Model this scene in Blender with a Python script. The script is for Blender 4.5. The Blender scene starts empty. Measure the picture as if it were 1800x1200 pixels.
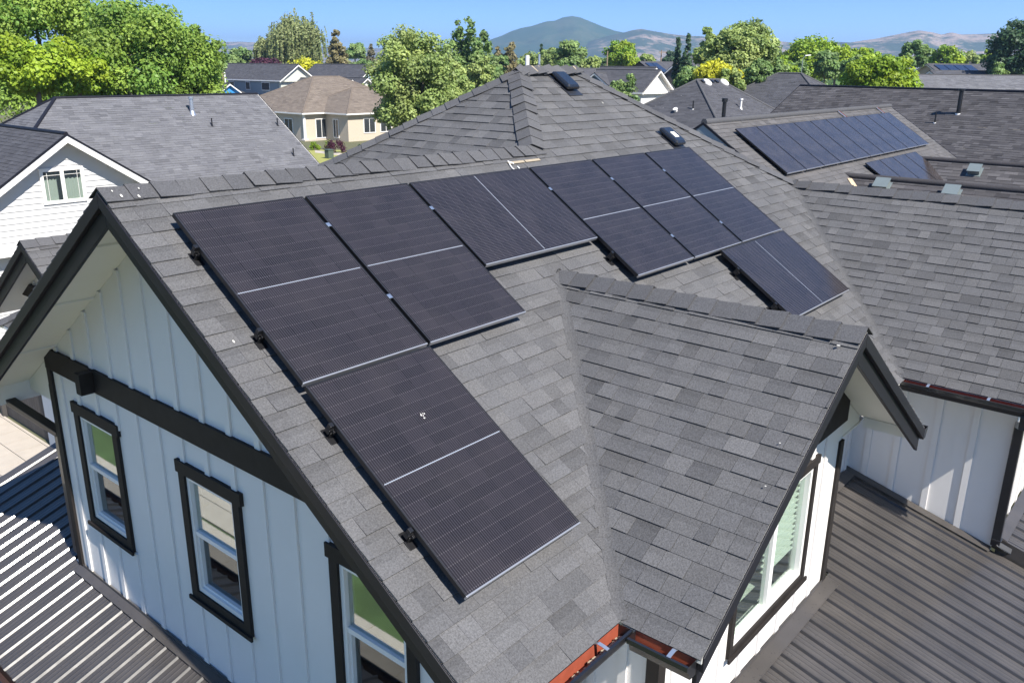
import bpy, bmesh, math, random
import numpy as np
from mathutils import Vector, Matrix

# ---------------------------------------------------------------- camera, sky, sun
SC = bpy.context.scene
COL = SC.collection
GZ = 7.3                                   # height of the survey origin (top of the first panel) above the ground
CAM_P = (-3.12044, -5.82027, 1.03355 + GZ)
CAM_R = (1.258087, -0.009423, -0.870139)
FOC = 1498.735                             # focal length in pixels of an 1800 wide frame
cd = bpy.data.cameras.new('camera'); cam = bpy.data.objects.new('camera', cd); COL.objects.link(cam)
cam.location = CAM_P; cam.rotation_euler = CAM_R
cd.sensor_width = 36.0; cd.lens = 36.0 * FOC / 1800.0
cd.clip_start = 0.05; cd.clip_end = 20000
SC.camera = cam
SUN_EL, SUN_TURN = math.radians(47.0), math.radians(10.8)      # sun stands to the -Y side, a little towards -X
sd = Vector((-math.sin(SUN_TURN) * math.cos(SUN_EL), -math.cos(SUN_TURN) * math.cos(SUN_EL), math.sin(SUN_EL)))
ld = bpy.data.lights.new('sun', 'SUN'); sun = bpy.data.objects.new('sun', ld); COL.objects.link(sun)
ld.energy = 5.0; ld.angle = math.radians(0.5); ld.color = (1.0, 0.95, 0.87)
sun.rotation_euler = sd.to_track_quat('Z', 'Y').to_euler(); sun.location = (-40, -200, 260)
wd = bpy.data.worlds.new('World'); SC.world = wd; wd.use_nodes = True
nt = wd.node_tree; nt.nodes.clear()
wo = nt.nodes.new('ShaderNodeOutputWorld'); bg = nt.nodes.new('ShaderNodeBackground')
sky = nt.nodes.new('ShaderNodeTexSky'); sky.sky_type = 'NISHITA'; sky.sun_disc = False
sky.sun_elevation = SUN_EL; sky.sun_rotation = math.pi + SUN_TURN
sky.altitude = 900; sky.air_density = 1.0; sky.dust_density = 0.25; sky.ozone_density = 2.5
tc = nt.nodes.new('ShaderNodeTexCoord'); mp = nt.nodes.new('ShaderNodeMapping')
mp.inputs['Scale'].default_value = (1, 1, 4.6); mp.inputs['Location'].default_value = (0, 0, 0.028)
hs = nt.nodes.new('ShaderNodeHueSaturation'); hs.inputs['Saturation'].default_value = 1.2; hs.inputs['Value'].default_value = 1.0
nt.links.new(tc.outputs['Generated'], mp.inputs['Vector']); nt.links.new(mp.outputs['Vector'], sky.inputs['Vector'])
nt.links.new(sky.outputs['Color'], hs.inputs['Color'])
sx = nt.nodes.new('ShaderNodeSeparateXYZ'); nt.links.new(tc.outputs['Generated'], sx.inputs[0])            # the air glows more near the horizon
mr = nt.nodes.new('ShaderNodeMapRange'); mr.interpolation_type = 'SMOOTHSTEP'; nt.links.new(sx.outputs[2], mr.inputs[0])
for i_, v_ in enumerate((0.0, 0.22, 1.75, 1.0)): mr.inputs[i_ + 1].default_value = v_
vm = nt.nodes.new('ShaderNodeVectorMath'); vm.operation = 'SCALE'; nt.links.new(hs.outputs['Color'], vm.inputs[0]); nt.links.new(mr.outputs[0], vm.inputs['Scale'])
nt.links.new(vm.outputs[0], bg.inputs['Color'])
bg.inputs['Strength'].default_value = 0.13
nt.links.new(bg.outputs['Background'], wo.inputs['Surface'])
SC.view_settings.view_transform = 'Standard'; SC.view_settings.look = 'None'
SC.view_settings.exposure = 1.0; SC.view_settings.gamma = 1.0
SC.render.engine = 'CYCLES'
SC.cycles.max_bounces = 6; SC.cycles.diffuse_bounces = 3; SC.cycles.glossy_bounces = 3
SC.cycles.transmission_bounces = 4; SC.cycles.transparent_max_bounces = 8; SC.cycles.volume_bounces = 0
SC.cycles.use_denoising = True

# ---------------------------------------------------------------- helpers
R_CAM = np.array(Matrix.Identity(3)); R_CAM = np.array(cam.rotation_euler.to_matrix())
def at(px, py, t):
    """world point seen at photo pixel (px, py), t metres in front of the camera"""
    v = R_CAM @ np.array([(px - 900) / FOC, -(py - 600) / FOC, -1.0])
    return np.array(CAM_P) + t * v
def on_z(px, py, z):
    v = R_CAM @ np.array([(px - 900) / FOC, -(py - 600) / FOC, -1.0])
    return np.array(CAM_P) + (z - CAM_P[2]) / v[2] * v
def flat_at(px, dist):
    """ground point below the sight line through column px, dist metres away"""
    v = R_CAM @ np.array([(px - 900) / FOC, -(125 - 600) / FOC, -1.0]); h = v[:2] / np.linalg.norm(v[:2])
    return np.array([CAM_P[0] + h[0] * dist, CAM_P[1] + h[1] * dist, 0.0])

def tag(o, label=None, cat=None, group=None, kind=None):
    if label: o['label'] = label
    if cat: o['category'] = cat
    if group: o['group'] = group
    if kind: o['kind'] = kind
    return o
def empty(name, loc=(0, 0, 0), rz=0.0):
    o = bpy.data.objects.new(name, None); COL.objects.link(o); o.location = loc; o.rotation_euler = (0, 0, rz)
    o.empty_display_size = 0.2
    return o
def copy_tree(o, parent=None):
    c = o.copy(); COL.objects.link(c); c.parent = parent
    for ch in list(o.children): copy_tree(ch, c)
    return c

class MB:
    """collects faces, then links them as ONE mesh object"""
    def __init__(s): s.v = []; s.f = []; s.m = []; s.t = []; s.sm = []
    def add(s, vs, fs, m=0, tone=(1, 0, 0), smooth=False):
        b = len(s.v); s.v.extend([tuple(map(float, p)) for p in vs])
        for f in fs:
            s.f.append([b + i for i in f]); s.m.append(m); s.t.append(tone); s.sm.append(smooth)
    def poly(s, pts, m=0, tone=(1, 0, 0)): s.add(pts, [list(range(len(pts)))], m, tone)
    def box(s, a, b, m=0, tone=(1, 0, 0)):
        x0, x1 = sorted((a[0], b[0])); y0, y1 = sorted((a[1], b[1])); z0, z1 = sorted((a[2], b[2]))
        s.add([(x0, y0, z0), (x1, y0, z0), (x1, y1, z0), (x0, y1, z0), (x0, y0, z1), (x1, y0, z1), (x1, y1, z1), (x0, y1, z1)],
              [(0, 3, 2, 1), (4, 5, 6, 7), (0, 1, 5, 4), (1, 2, 6, 5), (2, 3, 7, 6), (3, 0, 4, 7)], m, tone)
    def obox(s, o, a, b, c, m=0, tone=(1, 0, 0)):
        """box from corner o along the three edge vectors a, b, c"""
        o, a, b, c = map(np.array, (o, a, b, c))
        s.add([o, o + a, o + a + b, o + b, o + c, o + a + c, o + a + b + c, o + b + c],
              [(0, 3, 2, 1), (4, 5, 6, 7), (0, 1, 5, 4), (1, 2, 6, 5), (2, 3, 7, 6), (3, 0, 4, 7)], m, tone)
    def prism(s, pts, d, m=0, tone=(1, 0, 0)):
        n = len(pts); p = [np.array(q, float) for q in pts]; d = np.array(d, float)
        s.add(p + [q + d for q in p], [list(range(n))[::-1], list(range(n, 2 * n))] + [(i, (i + 1) % n, n + (i + 1) % n, n + i) for i in range(n)], m, tone)
    def tube(s, path, r, n=8, m=0, caps=True, smooth=True, r2=None):
        P = [np.array(p, float) for p in path]; k = len(P); rs = list(r) if isinstance(r, (list, tuple)) else [r + ((r if r2 is None else r2) - r) * i / max(1, k - 1) for i in range(k)]
        ring = []; up = None
        for i in range(k):
            d = P[min(i + 1, k - 1)] - P[max(i - 1, 0)]; d /= (np.linalg.norm(d) + 1e-9)
            if up is None: up = np.array([0, 0, 1.0]) if abs(d[2]) < .9 else np.array([1.0, 0, 0])
            a = np.cross(d, up); a /= np.linalg.norm(a); b = np.cross(a, d); up = b
            ring.append([P[i] + rs[i] * (math.cos(2 * math.pi * j / n) * a + math.sin(2 * math.pi * j / n) * b) for j in range(n)])
        vs = [q for g in ring for q in g]; fs = []
        for i in range(k - 1):
            for j in range(n):
                fs.append((i * n + j, i * n + (j + 1) % n, (i + 1) * n + (j + 1) % n, (i + 1) * n + j))
        s.add(vs, fs, m, smooth=smooth)
        if caps: s.add(ring[0], [list(range(n))[::-1]], m); s.add(ring[-1], [list(range(n))], m)
    def build(s, name, mats, parent=None, bevel=0):
        me = bpy.data.meshes.new(name); me.from_pydata(s.v, [], s.f)
        if not isinstance(mats, (list, tuple)): mats = [mats]
        for q in mats: me.materials.append(q)
        me.polygons.foreach_set('material_index', s.m); me.polygons.foreach_set('use_smooth', s.sm)
        ca = me.color_attributes.new('tone', 'FLOAT_COLOR', 'CORNER')
        arr = np.ones((len(me.loops), 4), np.float32); cnt = np.array([len(f) for f in s.f])
        arr[:, :3] = np.repeat(np.array(s.t, np.float32).reshape(-1, 3), cnt, axis=0); ca.data.foreach_set('color', arr.ravel())
        me.update(); o = bpy.data.objects.new(name, me); COL.objects.link(o)
        if parent is not None:
            o.parent = parent
        if bevel:
            b = o.modifiers.new('bevel', 'BEVEL'); b.width = bevel; b.segments = 2; b.limit_method = 'ANGLE'
        return o

# ---------------------------------------------------------------- materials
def new_mat(name):
    m = bpy.data.materials.new(name); m.use_nodes = True; n = m.node_tree
    return m, n, n.nodes['Principled BSDF']
def nd(n, t, **kw):
    x = n.nodes.new(t)
    for k, v in kw.items():
        if k in x.inputs: x.inputs[k].default_value = v
        else: setattr(x, k, v)
    return x
def mathn(n, op, a, b=None, c=None):
    x = n.nodes.new('ShaderNodeMath'); x.operation = op
    for i, q in enumerate((a, b, c)):
        if q is None: continue
        if isinstance(q, (int, float)): x.inputs[i].default_value = q
        else: n.links.new(q, x.inputs[i])
    return x.outputs[0]
def mixc(n, fac, a, b, mode='MIX'):
    x = n.nodes.new('ShaderNodeMix'); x.data_type = 'RGBA'; x.blend_type = mode
    for sock, q in ((x.inputs[0], fac), (x.inputs[6], a), (x.inputs[7], b)):
        if isinstance(q, (int, float)): sock.default_value = q
        elif isinstance(q, tuple): sock.default_value = (*q, 1) if len(q) == 3 else q
        else: n.links.new(q, sock)
    return x.outputs[2]
def plain(name, col, rough=.6, metal=0.0, noise=.12, scale=6.0, bump=0.0, spec=.5, coat=0.0):
    m, n, b = new_mat(name)
    b.inputs['Roughness'].default_value = rough; b.inputs['Metallic'].default_value = metal
    b.inputs['Specular IOR Level'].default_value = spec; b.inputs['Coat Weight'].default_value = coat
    t = nd(n, 'ShaderNodeTexCoord')
    z = nd(n, 'ShaderNodeTexNoise', Scale=scale, Detail=5.0, Roughness=.65); n.links.new(t.outputs['Object'], z.inputs['Vector'])
    f = mathn(n, 'MULTIPLY_ADD', z.outputs['Fac'], 2 * noise, 1 - noise)
    n.links.new(mixc(n, 1.0, col, nd_gray(n, f), 'MULTIPLY'), b.inputs['Base Color'])
    if bump:
        bp = nd(n, 'ShaderNodeBump', Strength=bump, Distance=.01); z2 = nd(n, 'ShaderNodeTexNoise', Scale=scale * 12, Detail=3.0)
        n.links.new(t.outputs['Object'], z2.inputs['Vector']); n.links.new(z2.outputs['Fac'], bp.inputs['Height']); n.links.new(bp.outputs[0], b.inputs['Normal'])
    return m
def nd_gray(n, s):
    c = n.nodes.new('ShaderNodeCombineColor')
    for i in range(3): n.links.new(s, c.inputs[i])
    return c.outputs[0]

def shingle_mat(name, base, light=None, gran=85.0, contrast=1.25, rough=.92):
    """asphalt shingles: every tab carries its own tone, plus coloured granules and faint weathering"""
    m, n, b = new_mat(name); b.inputs['Roughness'].default_value = rough; b.inputs['Specular IOR Level'].default_value = .25
    t = nd(n, 'ShaderNodeTexCoord'); a = nd(n, 'ShaderNodeVertexColor', layer_name='tone')
    sp = nd(n, 'ShaderNodeSeparateColor'); n.links.new(a.outputs['Color'], sp.inputs[0])
    g = nd(n, 'ShaderNodeTexNoise', Scale=gran, Detail=2.0, Roughness=.8); n.links.new(t.outputs['Object'], g.inputs['Vector'])
    g2 = nd(n, 'ShaderNodeTexNoise', Scale=1.3, Detail=6.0, Roughness=.6); n.links.new(t.outputs['Object'], g2.inputs['Vector'])
    gv = mathn(n, 'MULTIPLY_ADD', g.outputs['Fac'], 1.3 * contrast, 1 - .65 * contrast)
    wv = mathn(n, 'MULTIPLY_ADD', g2.outputs['Fac'], .36, .82)
    f = mathn(n, 'MULTIPLY', mathn(n, 'MULTIPLY', gv, wv), sp.outputs[0])
    c = mixc(n, sp.outputs[1], base, light or tuple(min(1, q * 1.1) for q in base))
    n.links.new(mixc(n, 1.0, c, nd_gray(n, f), 'MULTIPLY'), b.inputs['Base Color'])
    bp = nd(n, 'ShaderNodeBump', Strength=.5, Distance=.006); n.links.new(g.outputs['Fac'], bp.inputs['Height']); n.links.new(bp.outputs[0], b.inputs['Normal'])
    return m

M = {}
M['shingle'] = shingle_mat('asphalt_shingle', (.090, .0895, .093), (.104, .102, .103))
M['shingle_cap'] = shingle_mat('ridge_cap_shingle', (.076, .076, .081), (.088, .087, .090))
M['shingle_grey'] = shingle_mat('light_grey_shingle', (.112, .112, .122), (.130, .130, .138), gran=30, contrast=.7)
M['shingle_dark'] = shingle_mat('dark_brown_shingle', (.052, .049, .052), (.088, .083, .085), gran=40, contrast=.7)
M['shingle_mid'] = shingle_mat('mid_grey_shingle', (.088, .085, .086), (.105, .100, .10), gran=40, contrast=.7)
M['shingle_tan'] = shingle_mat('tan_shingle', (.150, .122, .100), (.175, .145, .118), gran=40, contrast=.5)
M['shingle_slate'] = shingle_mat('slate_shingle', (.062, .062, .070), (.074, .074, .082), gran=40, contrast=.4)
M['white'] = plain('white_painted_siding', (.735, .71, .685), .55, noise=.06, scale=1.6)
M['white_lap'] = plain('off_white_lap_siding', (.54, .535, .53), .6, noise=.04, scale=1.0)
M['soffit'] = plain('cream_soffit_paint', (.74, .72, .67), .6, noise=.05, scale=3.0)
M['trim'] = plain('dark_stained_timber', (.022, .0185, .017), .65, noise=.5, scale=7.0, bump=.15, spec=.2)
M['trim_black'] = plain('black_painted_trim', (.0125, .0125, .017), .45, noise=.3, scale=5.0, spec=.22)
M['gutter'] = plain('black_gutter_metal', (.012, .012, .014), .3, noise=.2, scale=4.0, coat=.3)
M['gutter_in'] = plain('red_brown_gutter_inside', (.28, .065, .035), .55, noise=.35, scale=14.0)
M['gutter_dull'] = plain('dull_gutter_inside', (.04, .02, .016), .6, noise=.35, scale=14.0)
M['vinyl'] = plain('white_vinyl', (.78, .76, .73), .35, noise=.02)
M['galv'] = plain('galvanised_metal', (.55, .57, .60), .32, metal=.8, noise=.12, scale=8.0)
M['alu'] = plain('bare_aluminium', (.62, .63, .65), .28, metal=.9, noise=.08)
M['blackmetal'] = plain('black_anodised_metal', (.018, .018, .02), .33, metal=.35, noise=.15)
M['galv_dull'] = plain('dull_grey_vent_paint', (.17, .20, .20), .45, metal=.2, noise=.12)
M['frame_glint'] = plain('sunlit_frame_edge', (.40, .40, .41), .3, metal=.6, noise=.1)  # sun glint on the lower frame bars, painted in as a paler metal
M['boxgreen'] = plain('dull_green_cabinet_paint', (.075, .10, .08), .5, noise=.1)
M['plastic'] = plain('black_plastic', (.012, .013, .016), .22, noise=.15, coat=.4)
M['fence'] = plain('weathered_dark_wood', (.045, .042, .04), .75, noise=.6, scale=3.0, bump=.3)
M['rubber'] = plain('roofing_tar', (.02, .022, .028), .4, noise=.3)
M['paver'] = plain('beige_concrete', (.42, .37, .31), .85, noise=.18, scale=2.5, bump=.1)
M['wood_raw'] = plain('pale_timber', (.48, .36, .24), .7, noise=.3, scale=7.0)
M['tanstrip'] = plain('bare_tan_shingle_mat', (.30, .25, .18), .85, noise=.25, scale=20.0)
M['sticker'] = plain('pale_sticker', (.75, .70, .60), .4, noise=.05)
M['leafbit'] = plain('orange_leaf_litter', (.55, .30, .12), .8, noise=.3, scale=30)
M['dropping'] = plain('white_bird_dropping', (.55, .53, .48), .8, noise=.1, scale=30)
M['cord'] = plain('white_plastic_cord', (.75, .75, .74), .45, noise=.05)
M['cream'] = plain('cream_siding', (.50, .43, .34), .6, noise=.06, scale=1.0)
M['palegreen'] = plain('pale_sage_siding', (.50, .51, .45), .6, noise=.05, scale=1.0)
M['bluegrey'] = plain('blue_grey_siding', (.25, .285, .30), .6, noise=.08, scale=1.0)
M['skyblue'] = plain('pale_blue_siding', (.36, .45, .56), .6, noise=.06, scale=1.0)
M['brightblue'] = plain('bright_blue_siding', (.03, .22, .52), .55, noise=.08, scale=1.0)
M['slateblue'] = plain('slate_blue_siding', (.13, .20, .28), .6, noise=.08, scale=1.0)
M['brownwall'] = plain('brown_siding', (.10, .085, .075), .7, noise=.1, scale=1.0)
M['blind'] = plain('white_blind', (.78, .78, .74), .5, noise=.03)
M['curtain'] = plain('pale_curtain', (.27, .30, .27), .8, noise=.06, scale=4.0)
M['room'] = plain('dim_room', (.60, .60, .57), .8, noise=.1)
M['pole'] = plain('weathered_pole_wood', (.22, .16, .11), .8, noise=.25, scale=2.0)

def glass_mat(name, tint=(.55, .62, .60), refl=.55):
    """window glass: a clear mirror-like reflection over a tinted see-through layer"""
    m = bpy.data.materials.new(name); m.use_nodes = True; n = m.node_tree; n.nodes.clear()
    o = nd(n, 'ShaderNodeOutputMaterial'); g = nd(n, 'ShaderNodeBsdfGlossy', Roughness=.02); tr = nd(n, 'ShaderNodeBsdfTransparent')
    tr.inputs['Color'].default_value = (*tint, 1); g.inputs['Color'].default_value = (.92, .96, .94, 1)
    lw = nd(n, 'ShaderNodeLayerWeight', Blend=.5); f = mathn(n, 'MULTIPLY_ADD', mathn(n, 'POWER', lw.outputs['Facing'], 4.0), 1.0 - refl * .6, .035 + refl * .55)
    mx = nd(n, 'ShaderNodeMixShader'); n.links.new(f, mx.inputs[0]); n.links.new(tr.outputs[0], mx.inputs[1]); n.links.new(g.outputs[0], mx.inputs[2])
    n.links.new(mx.outputs[0], o.inputs['Surface']); return m
M['glass'] = glass_mat('window_glass', (.86, .91, .89), .5)
M['glass_green'] = glass_mat('greenish_window_glass', (.90, .965, .925), .10)
M['screen'] = glass_mat('screened_window_glass', (.52, .55, .57), .03)
M['glass_clear'] = glass_mat('clear_window_glass', (.95, .975, .96), .04)
M['farglass'] = plain('dark_distant_glass', (.03, .035, .04), .08, noise=.1, spec=.8)

def metal_roof_mat():
    m, n, b = new_mat('dark_bronze_roof_steel')
    b.inputs['Metallic'].default_value = .1; b.inputs['Coat Weight'].default_value = .45; b.inputs['Coat Roughness'].default_value = .13; b.inputs['Specular IOR Level'].default_value = .3
    t = nd(n, 'ShaderNodeTexCoord')
    v = nd(n, 'ShaderNodeTexVoronoi', Scale=26.0); n.links.new(t.outputs['Object'], v.inputs['Vector'])
    z = nd(n, 'ShaderNodeTexNoise', Scale=2.2, Detail=6.0); n.links.new(t.outputs['Object'], z.inputs['Vector'])
    spots = mathn(n, 'LESS_THAN', v.outputs['Distance'], .20)
    z3 = nd(n, 'ShaderNodeTexNoise', Scale=9.0, Detail=4.0); n.links.new(t.outputs['Object'], z3.inputs['Vector'])
    sp = mathn(n, 'MULTIPLY', spots, mathn(n, 'GREATER_THAN', z3.outputs['Fac'], .5))
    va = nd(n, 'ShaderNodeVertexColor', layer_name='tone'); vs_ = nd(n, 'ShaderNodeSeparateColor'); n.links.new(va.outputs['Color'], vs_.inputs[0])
    brown_mix = mathn(n, 'MULTIPLY', mathn(n, 'MULTIPLY_ADD', z.outputs['Fac'], .9, .25), vs_.outputs[0])  # brown tint follows the tone attribute, so rib sides stay darker than pans
    c = mixc(n, brown_mix, (.018, .0175, .019), (.088, .079, .072)); c = mixc(n, mathn(n, 'MULTIPLY', sp, .55), c, (.02, .02, .022))
    n.links.new(c, b.inputs['Base Color'])
    n.links.new(mathn(n, 'MULTIPLY_ADD', z3.outputs['Fac'], .22, .27), b.inputs['Roughness'])
    return m
M['metalroof'] = metal_roof_mat()

def panel_mat(name, w, h, cols, rows, midline=1.0, tint=1.0, bus_k=.42):
    """solar laminate in the panel's own coordinates: cells, bus bars, soldered dashes, the pale middle gap, under glass"""
    m, n, b = new_mat(name); t = nd(n, 'ShaderNodeTexCoord'); s = nd(n, 'ShaderNodeSeparateXYZ'); n.links.new(t.outputs['Object'], s.inputs[0])
    mx, my = .022, .026; pw = (w - 2 * mx) / cols; gap = .012; ph = (h - 2 * my - gap) / rows
    x = mathn(n, 'SUBTRACT', s.outputs[0], mx); yy = mathn(n, 'MULTIPLY', s.outputs[1], -1.0)
    up = mathn(n, 'GREATER_THAN', yy, h / 2)
    y = mathn(n, 'SUBTRACT', mathn(n, 'SUBTRACT', yy, my), mathn(n, 'MULTIPLY', up, gap))
    cx = mathn(n, 'DIVIDE', x, pw); cy = mathn(n, 'DIVIDE', y, ph)
    fx = mathn(n, 'ABSOLUTE', mathn(n, 'SUBTRACT', mathn(n, 'FRACT', cx), .5)); fy = mathn(n, 'ABSOLUTE', mathn(n, 'SUBTRACT', mathn(n, 'FRACT', cy), .5))
    colgap = mathn(n, 'GREATER_THAN', fx, .5 - .020); rowgap = mathn(n, 'GREATER_THAN', fy, .5 - .014)
    bus = mathn(n, 'LESS_THAN', mathn(n, 'ABSOLUTE', mathn(n, 'SUBTRACT', mathn(n, 'FRACT', mathn(n, 'MULTIPLY', cx, 10.0)), .5)), .10)
    pad = mathn(n, 'MULTIPLY', mathn(n, 'GREATER_THAN', fy, .5 - .030), mathn(n, 'LESS_THAN', mathn(n, 'ABSOLUTE', mathn(n, 'SUBTRACT', mathn(n, 'FRACT', mathn(n, 'MULTIPLY', cx, 10.0)), .5)), .2))
    mid = mathn(n, 'LESS_THAN', mathn(n, 'ABSOLUTE', mathn(n, 'SUBTRACT', yy, h / 2)), .0030)
    inx = mathn(n, 'MULTIPLY', mathn(n, 'GREATER_THAN', x, 0.0), mathn(n, 'LESS_THAN', x, w - 2 * mx))
    cell = nd(n, 'ShaderNodeCombineXYZ'); n.links.new(mathn(n, 'FLOOR', cx), cell.inputs[0]); n.links.new(mathn(n, 'FLOOR', cy), cell.inputs[1])
    oi = nd(n, 'ShaderNodeObjectInfo'); n.links.new(oi.outputs['Random'], cell.inputs[2])
    wn = nd(n, 'ShaderNodeTexWhiteNoise', noise_dimensions='3D'); n.links.new(cell.outputs[0], wn.inputs['Vector'])
    c = mixc(n, wn.outputs['Value'], (.0065, .0055, .008), (.0125, .0105, .014))
    c = mixc(n, mathn(n, 'MULTIPLY', bus, bus_k), c, (.10, .095, .105))
    c = mixc(n, mathn(n, 'MULTIPLY', pad, .30 * midline), c, (.20, .18, .18))
    c = mixc(n, mathn(n, 'MULTIPLY', colgap, .65), c, (.004, .004, .006)); c = mixc(n, mathn(n, 'MULTIPLY', mathn(n, 'MULTIPLY', rowgap, mathn(n, 'SUBTRACT', 1.0, pad)), .5), c, (.009, .009, .012))
    c = mixc(n, mathn(n, 'MULTIPLY', mathn(n, 'MULTIPLY', mid, inx), midline), c, (.26, .29, .34))
    dz = nd(n, 'ShaderNodeTexNoise', Scale=2.5, Detail=5.0); n.links.new(t.outputs['Object'], dz.inputs['Vector'])
    c = mixc(n, mathn(n, 'MULTIPLY', dz.outputs['Fac'], .05 if midline else .16), c, (.35, .30, .27))
    n.links.new(c, b.inputs['Base Color']); b.inputs['Roughness'].default_value = .13; b.inputs['IOR'].default_value = 1.45
    n.links.new(mathn(n, 'MULTIPLY_ADD', dz.outputs['Fac'], .12, .08), b.inputs['Roughness'])
    b.inputs['Specular IOR Level'].default_value = .36
    return m
PW, PH = 1.134, 1.722
M['panel'] = panel_mat('solar_cells', PW, PH, 6, 18)
M['panel_plain'] = panel_mat('plain_blue_black_solar_cells', PW, PH, 6, 18, 0.0, bus_k=.1)
# ---------------------------------------------------------------- roofing helpers
T23 = 2.0 / 3.0
DOWN = {'S': (0, -1), 'N': (0, 1), 'W': (-1, 0), 'E': (1, 0)}
def clip(poly, nx, ny, c):
    out = []
    for i in range(len(poly)):
        p, q = poly[i], poly[(i + 1) % len(poly)]; a, b = nx * p[0] + ny * p[1] - c, nx * q[0] + ny * q[1] - c
        if a <= 0: out.append(p)
        if (a < 0 < b) or (b < 0 < a):
            t = a / (a - b); out.append((p[0] + t * (q[0] - p[0]), p[1] + t * (q[1] - p[1])))
    return out
def ccw(poly):
    A = sum(poly[i][0] * poly[(i + 1) % len(poly)][1] - poly[(i + 1) % len(poly)][0] * poly[i][1] for i in range(len(poly)))
    return poly if A > 0 else poly[::-1]
class Slope:
    """a roof plane: falls towards `down` (plan direction), z = a at plan point p0"""
    def __init__(s, down, p0, z0, tan=T23):
        d = DOWN[down] if isinstance(down, str) else down
        s.d = np.array(d, float); s.tan = tan; s.c = 1 / math.sqrt(1 + tan * tan); s.sn = tan * s.c
        s.u = np.array([-s.d[1], s.d[0]]); s.A = z0 + tan * float(np.dot(s.d, p0))
        s.n = np.array([s.d[0] * s.sn, s.d[1] * s.sn, s.c])
    def z(s, x, y): return s.A - s.tan * (s.d[0] * x + s.d[1] * y)
    def p3(s, x, y, off=0.0): return np.array([x, y, s.z(x, y)]) + off * s.n
    def us(s, p): return (s.u[0] * p[0] + s.u[1] * p[1], -(s.d[0] * p[0] + s.d[1] * p[1]) / s.c)
    def from_us(s, U, S, h=0.0):
        q = U * s.u - S * s.c * s.d; return np.array([q[0], q[1], s.A + S * s.sn]) + h * s.n
def shingles(mb, sl, polys, s0=None, e=.145, seed=1, wr=(.12, .28), th=(.006, .012), m=0, sides=True, dark=.15, spread=.055, band=.5, gap=.0015):
    """courses of laminated tabs clipped to the plan polygons"""
    rnd = random.Random(seed); P = [ccw([sl.us(p) for p in q]) for q in polys]
    lo = min(p[1] for q in P for p in q); hi = max(p[1] for q in P for p in q)
    ul = min(p[0] for q in P for p in q); uh = max(p[0] for q in P for p in q)
    if s0 is None: s0 = lo
    k = math.floor((lo - s0) / e)
    while s0 + k * e < hi:
        a = s0 + k * e; b = a + e + .010; x = ul - rnd.uniform(0, .5); last = 0
        while x < uh:
            w = rnd.uniform(*wr); t = rnd.choice(th); last = t
            tone = max(.6, rnd.gauss(1, spread)) * (.84 if rnd.random() < dark else 1.0); g = rnd.random(); bd = rnd.random() < band
            rect = [(x, a), (x + w - gap, a), (x + w - gap, b), (x, b)]
            for q in P:
                c = rect
                for i in range(len(q)):
                    p1, p2 = q[i], q[(i + 1) % len(q)]; nx, ny = p2[1] - p1[1], -(p2[0] - p1[0])
                    c = clip(c, nx, ny, nx * p1[0] + ny * p1[1])
                    if len(c) < 3: break
                if len(c) < 3: continue
                hh = lambda s_: .001 + t * max(0.0, 1 - (s_ - a) / (b - a))
                sp = a + e * .62
                parts = [(c, 1.0)] if not (bd and sides) else [(clip(c, 0, 1, sp), 1.0), (clip(c, 0, -1, -sp), .87)]
                for pc, f in parts:
                    if len(pc) < 3: continue
                    top = [sl.from_us(U, S, hh(S)) for U, S in pc]; mb.poly(top, m, (tone * f, g, 0))
                if sides:
                    for i in range(len(c)):
                        (u1, s1), (u2, s2) = c[i], c[(i + 1) % len(c)]
                        if abs(s1 - b) < 1e-6 and abs(s2 - b) < 1e-6: continue
                        mb.add([sl.from_us(u1, s1, -.006), sl.from_us(u2, s2, -.006), sl.from_us(u2, s2, hh(s2)), sl.from_us(u1, s1, hh(s1))], [(0, 1, 2, 3)], m, (tone, g, 0))
            x += w
        k += 1
def caps(mb, a, b, dl, dr, seed=1, ex=.205, half=.155, lift=.022, m=0, jig=1.0):
    """ridge cap shingles lapped from a (exposed butt ends face a) to b; dl, dr = unit downslope vectors of the two sides"""
    rnd = random.Random(seed); a, b, dl, dr = (np.array(q, float) for q in (a, b, dl, dr)); L = np.linalg.norm(b - a); t = (b - a) / L
    up = -(dl + dr); up /= np.linalg.norm(up); nl = np.cross(t, dl); nl *= np.sign(nl @ up); nr = np.cross(t, dr); nr *= np.sign(nr @ up)
    x = 0.0
    while x < L - .02:
        h0 = lift * rnd.uniform(.75, 1.25) * jig; h1 = .006; x1 = min(L, x + ex + .07); tone = rnd.gauss(1, .06); g = rnd.random(); hf = half * rnd.uniform(.94, 1.05)
        sl_, sr_ = rnd.uniform(.0, .014) * jig, rnd.uniform(.0, .014) * jig
        def sec(p, h, th):
            return [p + dl * hf + nl * (h + sl_ - th), p + up * (h + .012 - th), p + dr * hf + nr * (h + sr_ - th)]
        A, B = a + t * x, a + t * x1
        v = sec(A, h0, 0) + sec(B, h1, 0) + sec(A, h0, .009) + sec(B, h1, .009)
        mb.add(v, [(0, 1, 4, 3), (1, 2, 5, 4)], m, (tone, g, 0))
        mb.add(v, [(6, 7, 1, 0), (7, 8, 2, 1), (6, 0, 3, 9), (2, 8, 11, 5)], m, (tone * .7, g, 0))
        x += ex * rnd.uniform(.96, 1.04)
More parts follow.
